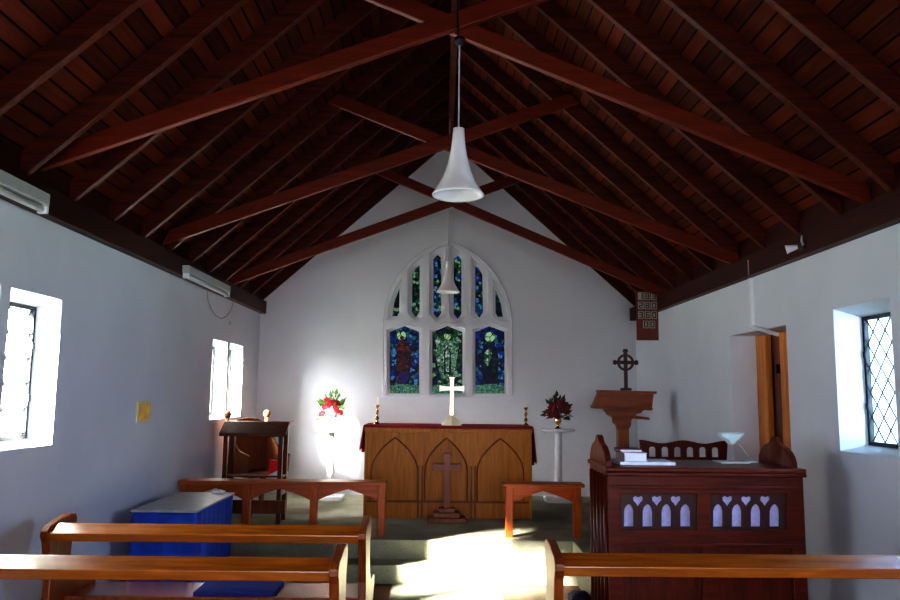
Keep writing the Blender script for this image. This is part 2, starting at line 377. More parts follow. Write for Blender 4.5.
# floor, platform and steps
tag(MB().box((XL-.3, YR-.2, -.3), (XR+.3, YB, 0)).build('floor', M['floorwood']), kind='structure')
mb = MB()
prof = [(7.03, 0.001), (7.03, ZST), (7.28, ZST), (7.28, ZFL), (YB-.002, ZFL), (YB-.002, 0.001)]
mb.prism([(XL+.002, y, z) for y, z in prof], (XR-XL-.004, 0, 0))
mb.box((1.25, 6.35, 0.001), (XR-.002, 7.29, ZFL))
tag(mb.build('floor_platform', M['carpet'], bevel=0.012), kind='structure')
tag(MB().box((-0.40, YR, 0.0), (0.55, 7.02, 0.008)).build('floor_carpet', M['carpet']), kind='structure')
tag(MB().quad((-30, -30, -.35), (30, -30, -.35), (30, 40, -.35), (-30, 40, -.35)).build('ground', M['grass']), kind='structure')

# roof boards
cosr = 1/math.sqrt(1+SL*SL)
RD_ = 0.125/cosr                             # vertical height of rafters
mb = MB()
for sg, XE in ((-1, XL-.6), (1, XR+.6)):
    z1 = roofz(XE)+RD_; z0 = ZAP+RD_
    mb.prism([(XC, YR-.4, z0), (XE, YR-.4, z1), (XE, YR-.4, z1+.06), (XC, YR-.4, z0+.06)], (0, YB-YR+.8, 0))
tag(mb.build('ceiling', M['sarking']), kind='structure')
tag(MB().box((XC-.035, YR, ZAP-.02), (XC+.035, YB, ZAP+RD_)).build('ceiling_ridge_beam', M['rafter']), kind='structure')
# rafters
ordn = ['first', 'second', 'third', 'fourth', 'fifth', 'sixth', 'seventh', 'eighth', 'ninth', 'tenth', 'eleventh', 'twelfth', 'thirteenth',
        'fourteenth', 'fifteenth', 'sixteenth', 'seventeenth', 'eighteenth']
for sg, XE, side in ((-1, XL-.1, 'left'), (1, XR+.1, 'right')):
    for i in range(16):
        y = YB-.055-i*0.6
        if y < 1.3: break
        zE, zC = roofz(XE), ZAP
        xe = XE
        seen = False
        for t in range(41):
            x_ = XC+(XE-XC)*t/40; q = project((x_, y, roofz(x_)))
            if q and -5 < q[0] < 905 and -5 < q[1] < 605: seen = True
        if not seen: continue
        mb = MB(); wd = .05
        mb.prism([(XC+sg*.037, y-wd/2, zC-SL*.037), (xe, y-wd/2, zE), (xe, y-wd/2, zE+RD_), (XC+sg*.037, y-wd/2, zC-SL*.037+RD_)], (0, wd, 0))
        o = mb.build('rafter', M['rafter'], origin=(XC, y, ZAP), bevel=.004)
        tag(o, f'dark red-brown sloping rafter, {ordn[i]} from the altar wall on the {side} roof slope', 'rafter', f'rafters of the {side} roof slope')
# wall plates
for X, sg, side, zp in ((XL, 1, 'left', EYE+1.055), (XR, -1, 'right', EYE+1.02)):
    zr = roofz(X)+RD_+.03
    o = MB().box((X, YR, zp), (X+sg*.08, YB, zp+.17)).box((X, YR, zp+.17), (X+sg*.012, YB, zr)).build('trim_1' if sg == 1 else 'trim_2', M['plate'], bevel=.004)
    tag(o, kind='structure')

# scissor trusses, fitted to the two diagonal members of each
def truss(Y, left, right, label, hgt, wd):
    t = thing('roof_truss', (XC, Y, EYE+2.1), label, 'roof truss', 'crossing diagonal roof trusses')
    for k, (a, b, dy) in enumerate(((*left, -wd/2-.001), (*right, wd/2+.001))):
        A, B = W(*a, Y+dy), W(*b, Y+dy)      # two points on the lower edge
        A = A.copy(); d = B-A; s = d.z/d.x
        def zat(x): return A.z+s*(x-A.x)
        # foot: where the lower edge of the member meets the wall plate side; head: where it meets the roof boards
        def bound(sg, off, up):              # x where zat(x)+off == roofz(x)+up
            best = None
            for i in range(2000):
                x = XC+sg*i*0.0015
                if zat(x)+off >= roofz(x)+up: return x
            return x
        low = -1 if s > 0 else 1
        x0 = max(XL+.005, bound(-1, 0, RD_*.9)) if low == -1 else min(XR-.005, bound(1, 0, RD_*.9))
        x1 = bound(-low, 0, RD_*.9)
        x0t = max(XL+.02, bound(-1, hgt, RD_*.9)) if low == -1 else min(XR-.02, bound(1, hgt, RD_*.9))
        x1t = bound(-low, hgt, RD_*.9)
        mb = MB()
        mb.prism([(x0, Y+dy-wd/2, zat(x0)), (x1, Y+dy-wd/2, zat(x1)), (x1t, Y+dy-wd/2, zat(x1t)+hgt), (x0t, Y+dy-wd/2, zat(x0t)+hgt)], (0, wd, 0))
        mb.build('tie_beam', M['truss'], t, bevel=.005)
    MB().lathe((XC, Y-wd-.02, EYE), [(0, 0), (0, 0)], 3) if False else None
    return t
truss(4.60, ((37, 172), (440, 36)), ((865, 203), (470, 42)), 'nearest crossed roof truss, above the front pews, carrying the bell pendant light', .12, .05)
truss(6.70, ((150, 250), (440, 151)), ((735, 266), (470, 160)), 'middle crossed roof truss, just behind the bell pendant light', .12, .05)
truss(8.80, ((232, 285), (445, 209)), ((640, 288), (455, 208)), 'farthest crossed roof truss, in front of the white gable', .12, .05)

# ------------------------------------------------------------------ casement windows
def lattice(mb, X, y0, y1, z0, z1, ny, nz, r=.004):
    dy, dz = (y1-y0)/ny, (z1-z0)/nz
    def clip(p, d):                         # p start, d direction, clip to the rectangle
        t0, t1 = 0, 1e9
        for i, (lo, hi) in enumerate(((y0, y1), (z0, z1))):
            a, b = (lo-p[i])/d[i], (hi-p[i])/d[i]
            if a > b: a, b = b, a
            t0, t1 = max(t0, a), min(t1, b)
        return t0, t1
    for s in (1, -1):
        for k in range(-nz, ny+nz+1):
            p = (y0+k*dy, z0 if s == 1 else z1); d = (dy, dz*s)
            best = None
            a, b = clip((p[0], p[1]), d) if True else (0, 0)
            if b-a > .05:
                mb.tube([(X, p[0]+d[0]*a, p[1]+d[1]*a), (X, p[0]+d[0]*b, p[1]+d[1]*b)], r, 4)
def casement(wname, X, sg, lights, glass, ny=4, nz=5):
    root = bpy.data.objects.new(wname, None); COL.objects.link(root)
    y0, z0 = lights[0][0], lights[0][2]; root.location = (X, y0, z0); root['kind'] = 'structure'
    for (a, b, c, d, t, iy, it, ib) in lights:
        Xf = X+sg*(t+.012); ya, yb, za, zb_ = a+iy, b-iy, c+ib, d-it; w = .026
        mb = MB()
        for bx in (((ya, za), (ya+w, zb_)), ((yb-w, za), (yb, zb_)), ((ya+w, za), (yb-w, za+w)), ((ya+w, zb_-w), (yb-w, zb_))):
            mb.box((Xf-.015, bx[0][0], bx[0][1]), (Xf+.015, bx[1][0], bx[1][1]))
        for zz in (.3, .7):                 # hinges
            mb.box((Xf-.022 if sg > 0 else Xf-.006, yb-w-.004, za+(zb_-za)*zz-.02), (Xf+.006 if sg > 0 else Xf+.022, yb-.004, za+(zb_-za)*zz+.02))
        mb.build('window_frame', M['iron'], root)
        mb = MB(); lattice(mb, Xf+sg*.004, ya+w, yb-w, za+w, zb_-w, ny, nz, .0055); mb.build('lattice', M['lead'], root)
        MB().quad((Xf+sg*.006, ya+w, za+w), (Xf+sg*.006, yb-w, za+w), (Xf+sg*.006, yb-w, zb_-w), (Xf+sg*.006, ya+w, zb_-w)).build('pane', glass, root)
        h = MB(); zc = (za+zb_)/2-.02
        h.box((Xf-sg*.015-.006, ya+.004, zc-.03), (Xf-sg*.015+.006, ya+.022, zc+.03))
        h.tube([(Xf-sg*.02, ya+.014, zc), (Xf-sg*.05, ya+.02, zc), (Xf-sg*.055, ya+.10, zc-.012)], .006, 8)
        h.build('handle', M['iron'], root)
    return root
casement('window_1', XL, -1, LW[:2], M['glass']); casement('window_2', XL, -1, LW[2:], M['glass'])
casement('window_3', XR, 1, RW[:2], M['glass_tint'], 4, 5)

# ------------------------------------------------------------------ stained glass window in the altar wall
sw = bpy.data.objects.new('window_4', None); COL.objects.link(sw); sw.location = (.1, YB, EYE); sw['kind'] = 'structure'
low_c = [(404.3, 14.8), (447.5, 15.2), (490.2, 14.8)]
def lowloop(cx, hw, top, bot, e):
    return [wp(cx-hw-e, bot+e*.6), wp(cx-hw-e, top+6-e), wp(cx-hw*.5, top+3-e), wp(cx, top-e), wp(cx+hw*.5, top+3-e), wp(cx+hw+e, top+6-e), wp(cx+hw+e, bot+e*.6)]
up_l = [[(391.6, 316), (393.8, 302), (399.2, 287), (399.2, 312), (397, 316)],
        [(411.7, 311), (412.3, 273), (415.5, 267), (419.6, 264.5), (419.6, 311.5), (415.6, 317)],
        [(433.4, 313), (433.4, 258), (437.3, 253.5), (441.2, 257), (441.2, 313), (437.3, 318)]]
bay_l = [[(386.5, 320), (389, 305), (395, 290), (401.5, 279), (401.5, 315), (394, 320)],
         [(407.5, 313), (407.5, 271), (413, 263.5), (423.5, 255.5), (423.5, 314), (415.6, 321)],
         [(429.5, 315), (429.5, 254), (437.3, 248), (445.5, 246), (445.5, 315), (437.3, 322)]]
mirr = lambda L: [(sym(x), y+.6) for x, y in L][::-1]
ups = up_l+[mirr(l) for l in up_l]; bays = bay_l+[mirr(l) for l in bay_l]
front = [arch_w]+[lowloop(c, h, 325.5, 393.5, 2.4) for c, h in low_c]+[[wp(*p) for p in b] for b in bays]
back = [arch_w]+[lowloop(c, h, 325.5, 393.5, 0) for c, h in low_c]+[[wp(*p) for p in b] for b in ups]
def shrink(lp, k): 
    cx = sum(p[0] for p in lp)/len(lp); cz = sum(p[1] for p in lp)/len(lp)
    return [(cx+(x-cx)*k, cz+(z-cz)*k) for x, z in lp]
o = link('tracery', sheet(front, .05, (0, YB-.012, 0), XA, ZA, YA), M['stone'], sw, bevel=.006)
o = link('inner_tracery', sheet(back, .09, (0, YB+.038, 0), XA, ZA, YA), M['stone'], sw)
# raised hood round the arch
mb = MB(); mb.tube([(p[0], YB-.006, p[1]) for p in arch_w], .012, 6); mb.build('arch_moulding', M['stone'], sw)
mb = MB(); p, q = wp(381, 397.5), wp(513.5, 399); mb.box((p[0], YB-.03, p[1]-.01), (q[0], YB+.01, p[1]+.03)); mb.build('window_sill', M['stone'], sw, bevel=.004)
YG_ = YB+.10
def pane(loop, mat, y=YG_, name='stained_pane'):
    return MB().prism([(x, y, z) for x, z in loop], (0, .006, 0)).build(name, mat, sw)
for i, (c, h) in enumerate(low_c): pane(lowloop(c, h, 325.5, 393.5, 1), [M['sg_blue'], M['sg_green'], M['sg_blue']][i])
for i, b in enumerate(ups): pane([wp(*p) for p in b], M['sg_upper_blue'] if i in (5, 4, 2) else M['sg_upper'])
def patch(pts, mat, k, name='glass_figure'):
    return MB().prism([(p.x, p.y, p.z) for p in (W(x, y, YG_-.004*k) for x, y in pts)], (0, .003, 0)).build(name, mat, sw)
def circ(cx, cy, r, n=14): return [(cx+r*math.cos(2*math.pi*i/n), cy+r*math.sin(2*math.pi*i/n)) for i in range(n)]
for c, h in low_c: patch([(c-h-.5, 385.5), (c-h-.5, 394), (c+h+.5, 394), (c+h+.5, 385.5), (c, 384)], M['sg_ground'], 1, 'glass_ground')
patch([(396.5, 346), (399, 341), (404, 340), (408.5, 344), (411, 352), (412, 362), (409, 376), (406, 384), (397, 384), (396, 366)], M['sg_red'], 2)
patch([(398, 383), (399, 374), (407, 371), (408, 379), (404, 384)], M['sg_violet'], 3)
patch(circ(401.5, 335.5, 4.6), M['sg_halo'], 3, 'glass_halo'); patch(circ(402, 338, 2.2), M['sg_red'], 4, 'glass_face')
patch([(436.5, 346), (434.5, 339), (438, 336), (443, 342), (447, 339.5), (452, 342), (456.5, 336), (460, 339), (458, 347), (457, 360), (454, 374), (449, 381), (442, 378), (438, 368), (436, 356)], M['sg_pale'], 2)
patch([(444, 352), (447.5, 346), (451, 352), (451, 374), (444, 374)], M['sg_dark'], 3)
patch([(445, 353), (447.5, 348), (450, 353), (449, 372), (446, 372)], M['sg_pale'], 4)
patch(circ(447.3, 336.5, 3.4), M['sg_halo'], 3, 'glass_halo')
patch([(482, 350), (486, 343), (493, 342), (497, 349), (499, 362), (497, 384), (484, 384), (481, 368)], M['sg_dark'], 2)
patch([(485, 352), (489, 348), (492, 354), (488, 366), (484, 362)], M['sg_pale'], 3)
patch(circ(489.8, 337, 5.0), M['sg_halo'], 3, 'glass_halo')

# ------------------------------------------------------------------ side door
dr = bpy.data.objects.new('door_1', None); COL.objects.link(dr); dr.location = (XR+.23, 6.4, 0); dr['kind'] = 'structure'
Xd = XR+.235; zt_ = EYE+.555
mb = MB(); mb.box((Xd+.06, 5.87, 0), (Xd+.10, 7.02, zt_)); mb.build('door_back_panel', M['door_dark'], dr)
mb = MB(); mb.box((Xd, 6.80, 0), (Xd+.05, 7.015, zt_-.004))
for k in range(3): mb.box((Xd-.004, 6.803+k*.070, 0), (Xd, 6.803+k*.070+.064, zt_-.006))
mb.build('door_leaf', M['door'], dr, bevel=.003)
mb = MB(); mb.box((Xd, 5.875, 0), (Xd+.05, 6.52, zt_-.004))
for k in range(6): mb.box((Xd-.004, 5.88+k*.107, 0), (Xd, 5.88+k*.107+.10, zt_-.006))
leaf = mb.build('door_leaf', M['door'], dr, bevel=.003)
MB().box((Xd+.0, 6.6, 1.9), (Xd+.058, 6.64, 1.98)).build('door_catch', M['iron'], dr)

# ------------------------------------------------------------------ pews
def pew(x0, x1, Y, ztop, left_end, right_end, label):
    t = thing('pew', ((x0+x1)/2, Y, 0), label, 'pew', 'open-backed wooden pews')
    # sloping book rest on the back rail
    mb = MB(); mb.prism([(x0+.04, Y+.01, ztop-.088), (x0+.04, Y, ztop-.042), (x0+.04, Y+.105, ztop), (x0+.04, Y+.135, ztop-.02), (x0+.04, Y+.06, ztop-.05), (x0+.04, Y+.05, ztop-.088)], (x1-x0-.08, 0, 0))
    mb.build('book_rest', M['pew'], t, bevel=.004)
    zs = .48
    mb = MB(); mb.box((x0+.04, Y+.27, zs-.03), (x1-.04, Y+.62, zs)); mb.build('seat', M['pew'], t, bevel=.008)
    mb = MB(); mb.box((x0+.04, Y+.235, zs-.13), (x1-.04, Y+.262, zs+.005)); mb.build('lower_rail', M['pew_end'], t, bevel=.004)
    mb = MB(); mb.box((x0+.04, Y+.10, .10), (x1-.04, Y+.13, .19)); mb.build('stretcher', M['pew_end'], t, bevel=.004)
    prof = [(0.0, 0), (.62, 0), (.62, .06), (.58, .12), (.58, .40), (.66, .47), (.66, .53), (.58, .55), (.40, .56), (.32, .62), (.29, .72), (.30, ztop-.11),
            (.335, ztop-.05), (.345, ztop-.01), (.32, ztop+.022), (.26, ztop+.03), (.18, ztop+.022), (.08, ztop+.006), (.02, ztop-.004), (-.012, ztop-.03), (-.012, ztop-.06), (0.012, ztop-.10), (.06, .62), (.05, .40), (0, .12)]
    for on, x in ((left_end, x0), (right_end, x1-.045)):
        if on:
            mb = MB(); mb.prism([(x, Y+a, b) for a, b in prof], (.045, 0, 0)); mb.build('end_panel', M['pew_end'], t, bevel=.006)
    return t
pw1 = W(41, 521, 4.46); pw2 = W(370, 524, 4.46)
pew(-2.25, -.41, 4.46, EYE-.770, True, True, 'front pew on the left, beside the blue draped chest')
pew(-2.43, -.445, 3.55, EYE-.762, True, True, 'nearer left pew with a white sheen on its rail')
pew(.535, 2.52, 3.60, EYE-.742, True, True, 'pew on the right side, in front of the carved stall')

# cushions
def pad(name, a, b, mat, label, cat):
    mb = MB(); mb.box(a, b)
    bmesh.ops.subdivide_edges(mb.bm, edges=mb.bm.edges[:], cuts=4, use_grid_fill=True)
    cx, cy, cz = [(a[i]+b[i])/2 for i in range(3)]; hx, hy, hz = [(b[i]-a[i])/2 for i in range(3)]
    for v in mb.bm.verts:
        u, w = (v.co.x-cx)/hx, (v.co.y-cy)/hy
        if v.co.z > cz: v.co.z = a[2]+(v.co.z-a[2])*(1-.35*max(abs(u), abs(w))**4)
    o = mb.build(name, mat, None, bevel=.006, smooth=True, origin=(cx, cy, a[2])); return tag(o, label, cat)
pad('seat_cushion', (-1.46, 4.74, .481), (-.98, 5.06, .515), M['cushion'], 'flat navy blue cushion lying on the seat of the front left pew', 'cushion')
pad('hassock', (1.075, 6.30, .009), (1.24, 6.50, .11), M['hassock'], 'small dark hassock on the floor by the carved stall', 'kneeler')

# ------------------------------------------------------------------ communion rails
def rail(x0, x1, legs, label):
    Y0 = 7.37; zt_ = EYE-.845; t = thing('communion_rail', ((x0+x1)/2, Y0, ZFL), label, 'altar rail', 'low wooden communion rails')
    MB().box((x0, Y0-.02, zt_-.032), (x1, Y0+.20, zt_)).build('rail_top', M['rail'], t, bevel=.006)
    for k, lx in enumerate(legs):
        mb = MB(); mb.box((lx-.036, Y0+.045, ZFL), (lx+.036, Y0+.125, zt_-.033)); mb.build('leg', M['rail_leg'], t, bevel=.005)
    for a, b in zip(legs, legs[1:]):
        w0, w1 = a+.037, b-.037; n = 12; zl = zt_-.033
        pts = [(w0, zl)]; m = (w0+w1)/2
        pts = [(w0, zl), (w0, zl-.15)]
        for i in range(n+1):
            u = i/n; x = w0+(w1-w0)*u; c = abs(2*u-1)
            pts.append((x, zl-.045-.10*c**1.15))
        pts += [(w1, zl-.15), (w1, zl)]
        del pts[2]; del pts[-3]
        link('arched_apron', sheet([pts], .03, (0, Y0+.07, 0), XA, ZA, YA), M['rail'], t, bevel=.002)
    return t
rail(-2.46, -.50, [-2.425, -1.83, -1.19, -.545], 'long low communion rail with three arches, left of the altar')
rail(.61, 1.385, [.675, 1.325], 'short low communion rail with one arch, right of the altar')

# ------------------------------------------------------------------ altar
AX0, AX1, AY, AZ = -.815, 1.015, 8.5, EYE-.385
t = thing('altar', (.1, AY+.35, ZFL), 'golden oak altar with three carved pointed arch panels', 'altar')
MB().box((AX0+.02, AY+.03, ZFL), (AX1-.02, AY+.68, AZ-.03)).build('body', M['oak'], t, bevel=.004)
MB().box((AX0-.012, AY-.02, AZ-.05), (AX1+.012, AY+.02, AZ)).build('front_top_rail', M['oak'], t, bevel=.005)
MB().box((AX0+.02, AY+.02, AZ-.03), (AX1-.02, AY+.70, AZ-.002)).build('altar_table', M['oak'], t, bevel=.004)
lo = ZFL+.19
acs = [W(395, 437, AY).x, W(446.5, 437, AY).x, W(500.5, 437, AY).x]; ws = [.255, .235, .255]
za = W(446, 438, AY).z
loops = [[(AX0, ZFL), (AX1, ZFL), (AX1, AZ-.05), (AX0, AZ-.05)]]
arches = []
for c, w in zip(acs, ws):
    lp = []
    zs_ = ZFL+.50
    pts = [(c-w, lo), (c-w, zs_)]
    for i in range(1, 9):
        u = i/8; pts.append((c-w*(1-u**1.55), zs_+(za-zs_)*(u**.80)))
    pts = pts+[(2*c-x, z) for x, z in pts[-2::-1]]
    loops.append(pts); arches.append(pts)
link('arched_front', sheet(loops, .016, (0, AY+.012, 0), XA, ZA, YA), M['oak'], t, bevel=.003)
for pts in arches:
    MB().tube([(x, AY+.012, z) for x, z in pts], .0085, 6).build('arch_moulding', M['oak_dark'], t)
for x in ((acs[0]+acs[1])/2, (acs[1]+acs[2])/2):
    MB().box((x-.030, AY-.002, ZFL), (x-.012, AY+.012, ZFL+.56)).box((x+.012, AY-.002, ZFL), (x+.030, AY+.012, ZFL+.56)).build('mullion', M['oak_dark'], t, bevel=.003)
MB().box((AX0+.005, AY-.004, ZFL+.165), (AX1-.005, AY+.012, ZFL+.185)).build('lower_moulding', M['oak_dark'], t, bevel=.003)
for q in (AX0-.004, AX1-.03): MB().box((q, AY-.008, ZFL), (q+.034, AY+.012, AZ-.05)).build('corner_stile', M['oak'], t, bevel=.003)
# cloth
mb = MB()
def side_drop(x, sg, drop):
    n = 10
    for i in range(n):
        ya, yb = AY+.06+i*.064, AY+.06+(i+1)*.064
        fa, fb = math.sin(i*1.7)*.012, math.sin((i+1)*1.7)*.012
        za_, zb_ = AZ-drop+.03*math.sin(i*.9), AZ-drop+.03*math.sin((i+1)*.9)
        X0 = x+sg*.03
        mb.quad((X0, ya, AZ+.020), (X0, yb, AZ+.020), (X0+sg*(.035+fb), yb, zb_), (X0+sg*(.035+fa), ya, za_))
        mb.quad((X0-sg*.012, ya, AZ+.018), (X0-sg*.012, yb, AZ+.018), (X0+sg*(.023+fb), yb, zb_), (X0+sg*(.023+fa), ya, za_))
mb.box((AX0-.03, AY+.06, AZ), (AX1+.03, AY+.70, AZ+.022))
side_drop(AX0, -1, .27); side_drop(AX1, 1, .40)
tag(mb.build('altar_cloth', M['red_cloth'], origin=(.1, AY+.38, AZ)), 'crimson cloth laid over the oak altar and hanging at both ends', 'cloth')
AT = AZ+.0225
# altar cross
c = W(451.5, 427, AY+.22); cx, cy = c.x, AY+.22
t = thing('altar_cross', (cx, cy, AT), 'polished pale brass cross on a stepped base, centred on the altar', 'cross')
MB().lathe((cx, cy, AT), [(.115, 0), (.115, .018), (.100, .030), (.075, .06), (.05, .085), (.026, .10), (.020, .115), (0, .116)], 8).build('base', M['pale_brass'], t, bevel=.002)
zt_ = W(452, 377, cy).z; za_ = W(452, 388.5, cy).z
mb = MB(); mb.box((cx-.020, cy-.010, AT+.113), (cx+.020, cy+.010, za_)); mb.build('shaft', M['brass'], t, bevel=.002)
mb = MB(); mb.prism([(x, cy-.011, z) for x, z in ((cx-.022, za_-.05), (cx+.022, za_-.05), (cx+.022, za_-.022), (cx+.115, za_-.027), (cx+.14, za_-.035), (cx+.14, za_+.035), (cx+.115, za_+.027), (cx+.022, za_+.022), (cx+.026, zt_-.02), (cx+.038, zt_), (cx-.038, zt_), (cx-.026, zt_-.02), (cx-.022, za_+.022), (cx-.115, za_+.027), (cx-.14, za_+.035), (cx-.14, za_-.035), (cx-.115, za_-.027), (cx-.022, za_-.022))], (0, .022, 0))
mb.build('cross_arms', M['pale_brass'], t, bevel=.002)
# candlesticks
def candlestick(px, label, top):
    c = W(px, 425, AY+.25); x, y = c.x, AY+.25
    t = thing('candlestick', (x, y, AT), label, 'candlestick', 'brass altar candlesticks')
    H = W(px, top, y).z-AT
    prof = [(.045, 0), (.045, .008), (.03, .018), (.012, .03), (.010, .045), (.024, .058), (.024, .068), (.010, .08), (.009, .105), (.020, .12), (.020, .13), (.009, .142), (.009, .165), (.022, .18), (.026, .19), (.024, .195), (0, .196)]
    k = (H*.72)/.196
    MB().lathe((x, y, AT), [(r, z*k) for r, z in prof], 16).build('stem', M['brass'], t, smooth=True)
    MB().lathe((x, y, AT+H*.72), [(.011, .001), (.011, H*.25), (.008, H*.27), (0, H*.275)], 12).build('candle', M['candle'], t, smooth=True)
candlestick(377, 'brass candlestick at the left end of the altar', 397)
candlestick(526, 'brass candlestick at the right end of the altar', 400)
# standing cross before the altar
c = W(446.5, 517, 8.32); cx, cy = c.x, 8.30
t = thing('standing_cross', (cx, cy, ZFL), 'reddish wooden cross on a stepped base standing on the floor before the altar', 'cross')
mb = MB(); mb.box((cx-.20, cy-.12, ZFL), (cx+.20, cy+.12, ZFL+.05)); mb.box((cx-.14, cy-.09, ZFL+.05), (cx+.14, cy+.09, ZFL+.10)); mb.box((cx-.085, cy-.06, ZFL+.10), (cx+.085, cy+.06, ZFL+.145)); mb.build('stepped_base', M['pinkwood'], t, bevel=.006)
zt_ = W(446, 453, cy).z; za_ = W(446, 467, cy).z
mb = MB(); w = .032; a = .155
mb.prism([(x, cy-.02, z) for x, z in ((cx-w, ZFL+.144), (cx+w, ZFL+.144), (cx+w, za_-w), (cx+a-.03, za_-w), (cx+a-.02, za_-w-.014), (cx+a, za_-w+.004), (cx+a, za_+w-.004), (cx+a-.02, za_+w+.014), (cx+a-.03, za_+w), (cx+w, za_+w), (cx+w, zt_-.03), (cx+w+.014, zt_-.02), (cx+w-.004, zt_), (cx-w+.004, zt_), (cx-w-.014, zt_-.02), (cx-w, zt_-.03), (cx-w, za_+w), (cx-a+.03, za_+w), (cx-a+.02, za_+w+.014), (cx-a, za_+w-.004), (cx-a, za_-w+.004), (cx-a+.02, za_-w-.014), (cx-a+.03, za_-w), (cx-w, za_-w))], (0, .04, 0))
mb.build('cross', M['pinkwood'], t, bevel=.003)

# ------------------------------------------------------------------ flower pedestals
def pedestal(px, label):
    y = 9.9; x = W(px, 430, y).x; zt_ = W(px, 429, y).z
    t = thing('flower_pedestal', (x, y, ZFL), label, 'pedestal', 'slim white flower pedestals')
    MB().lathe((x, y, zt_-.03), [(.20, 0), (.215, .008), (.215, .024), (.205, .03), (0, .03)], 28).build('top', M['white'], t, smooth=False)
    MB().lathe((x, y, ZFL+.05), [(.050, 0), (.045, .02), (.045, zt_-ZFL-.10), (.06, zt_-ZFL-.081), (0, zt_-ZFL-.0805)], 20).build('column', M['white'], t)
    MB().box((x-.17, y-.17, ZFL), (x+.17, y+.17, ZFL+.05)).build('foot', M['white'], t, bevel=.006)
    return x, y, zt_
def flowers(x, y, z, label, red, leaf, vase, r, top, nf, seed):
    random.seed(seed)
    t = thing('flower_arrangement', (x, y, z), label, 'flowers', 'red flower arrangements')
    v = MB().lathe((x, y, z), [(.045, 0), (.045, .01), (.018, .03), (.015, .05), (.045, .085), (.050, .11), (.030, .145), (.045, .17), (.035, .171), (0, .15)], 20).build('vase', vase, t, smooth=True)
    mb = MB(); zc = z+.18
    for i in range(70):
        a = random.uniform(0, 2*math.pi); e = random.uniform(-.35, 1.35); rr = r*random.uniform(.5, 1.08)
        d = Vector((math.cos(a)*math.cos(e), math.sin(a)*math.cos(e)*.7, math.sin(e)*top)); p = Vector((x, y, zc+.02))+d*rr
        n = d.normalized(); s = n.cross(Vector((random.random(), random.random(), random.random()-.5))).normalized(); l = random.uniform(.035, .07)
        q = n.cross(s)*.25
        mb.quad(p-n*l*.4, p+s*l*.32+q*l, p+n*l, p-s*l*.32-q*l)
    for i in range(16):
        a = random.uniform(0, 2*math.pi); e = random.uniform(.1, 1.3); d = Vector((math.cos(a)*math.cos(e), math.sin(a)*math.cos(e)*.7, math.sin(e)*top))
        mb.tube([(x, y, z+.13), Vector((x, y, zc))+d*r*.9], .003, 5)
    mb.build('foliage', leaf, t)
    for i in range(nf):
        mb = MB()
        a = random.uniform(0, 2*math.pi); e = random.uniform(-.25, 1.4); rr = r*random.uniform(.35, .88)
        c = Vector((x, y-.01, zc+.01))+Vector((math.cos(a)*math.cos(e), -abs(math.sin(a))*math.cos(e)*.8, math.sin(e)*top))*rr
        for k in range(7):
            b = 2*math.pi*k/7; dd = Vector((math.cos(b)*.8, -.35, math.sin(b)*.8))*.03
            mb.blob(c+dd, .021, 1, .2, (1, .6, 1))
        mb.blob(c+Vector((0, -.02, 0)), .018, 1, .1)
        mb.build('bloom', red, t, smooth=True)
x, y, z = pedestal(332, 'white flower pedestal left of the altar, in the bright light')
flowers(x, y, z+.0005, 'loose bright red flowers and green leaves, left of the altar', M['petal_red'], M['leaf'], M['white'], .20, 1.25, 13, 11)
x, y, z = pedestal(558, 'white flower pedestal right of the altar')
flowers(x, y, z+.0005, 'dense dark red flowers in a brass vase, right of the altar', M['petal_dark'], M['leaf_dark'], M['brass'], .185, 1.25, 20, 5)

# ------------------------------------------------------------------ reading desk and chair on the left
DX0, DX1, DY, DZ = -2.28, -1.59, 8.0, EYE-.335
t = thing('reading_desk', ((DX0+DX1)/2, DY, ZFL), 'dark wooden reading desk on thin legs behind the left communion rail', 'desk')
mb = MB(); mb.prism([(DX0, DY, DZ-.135), (DX0, DY, DZ-.10), (DX0, DY+.17, DZ+.012), (DX0, DY+.40, DZ+.012), (DX0, DY+.40, DZ-.02), (DX0, DY+.17, DZ-.02)], (DX1-DX0, 0, 0)); mb.build('desk_top', M['desk'], t, bevel=.005)
MB().box((DX0+.05, DY+.36, DZ-.13), (DX1-.05, DY+.38, DZ-.021)).build('front_apron', M['desk'], t, bevel=.003)
for lx in (DX0+.06, DX1-.06):
    for ly, tp in ((DY+.045, .128), (DY+.31, .03)):
        MB().box((lx-.022, ly-.008, ZFL), (lx+.022, ly+.034, DZ-tp)).build('leg', M['desk'], t, bevel=.003)
for lx in (DX0+.06, DX1-.06):
    MB().box((lx-.018, DY+.075, ZFL+.28), (lx+.018, DY+.32, ZFL+.33)).build('stretcher', M['desk'], t, bevel=.003)
MB().box((DX0+.04, DY+.12, DZ-.56), (DX1-.04, DY+.36, DZ-.542)).build('shelf', M['desk'], t, bevel=.003)
MB().box((DX0+.04, DY-.01, ZFL+.11), (DX1+.02, DY+.02, ZFL+.245)).build('kneeler_board', M['brown'], t, bevel=.005)
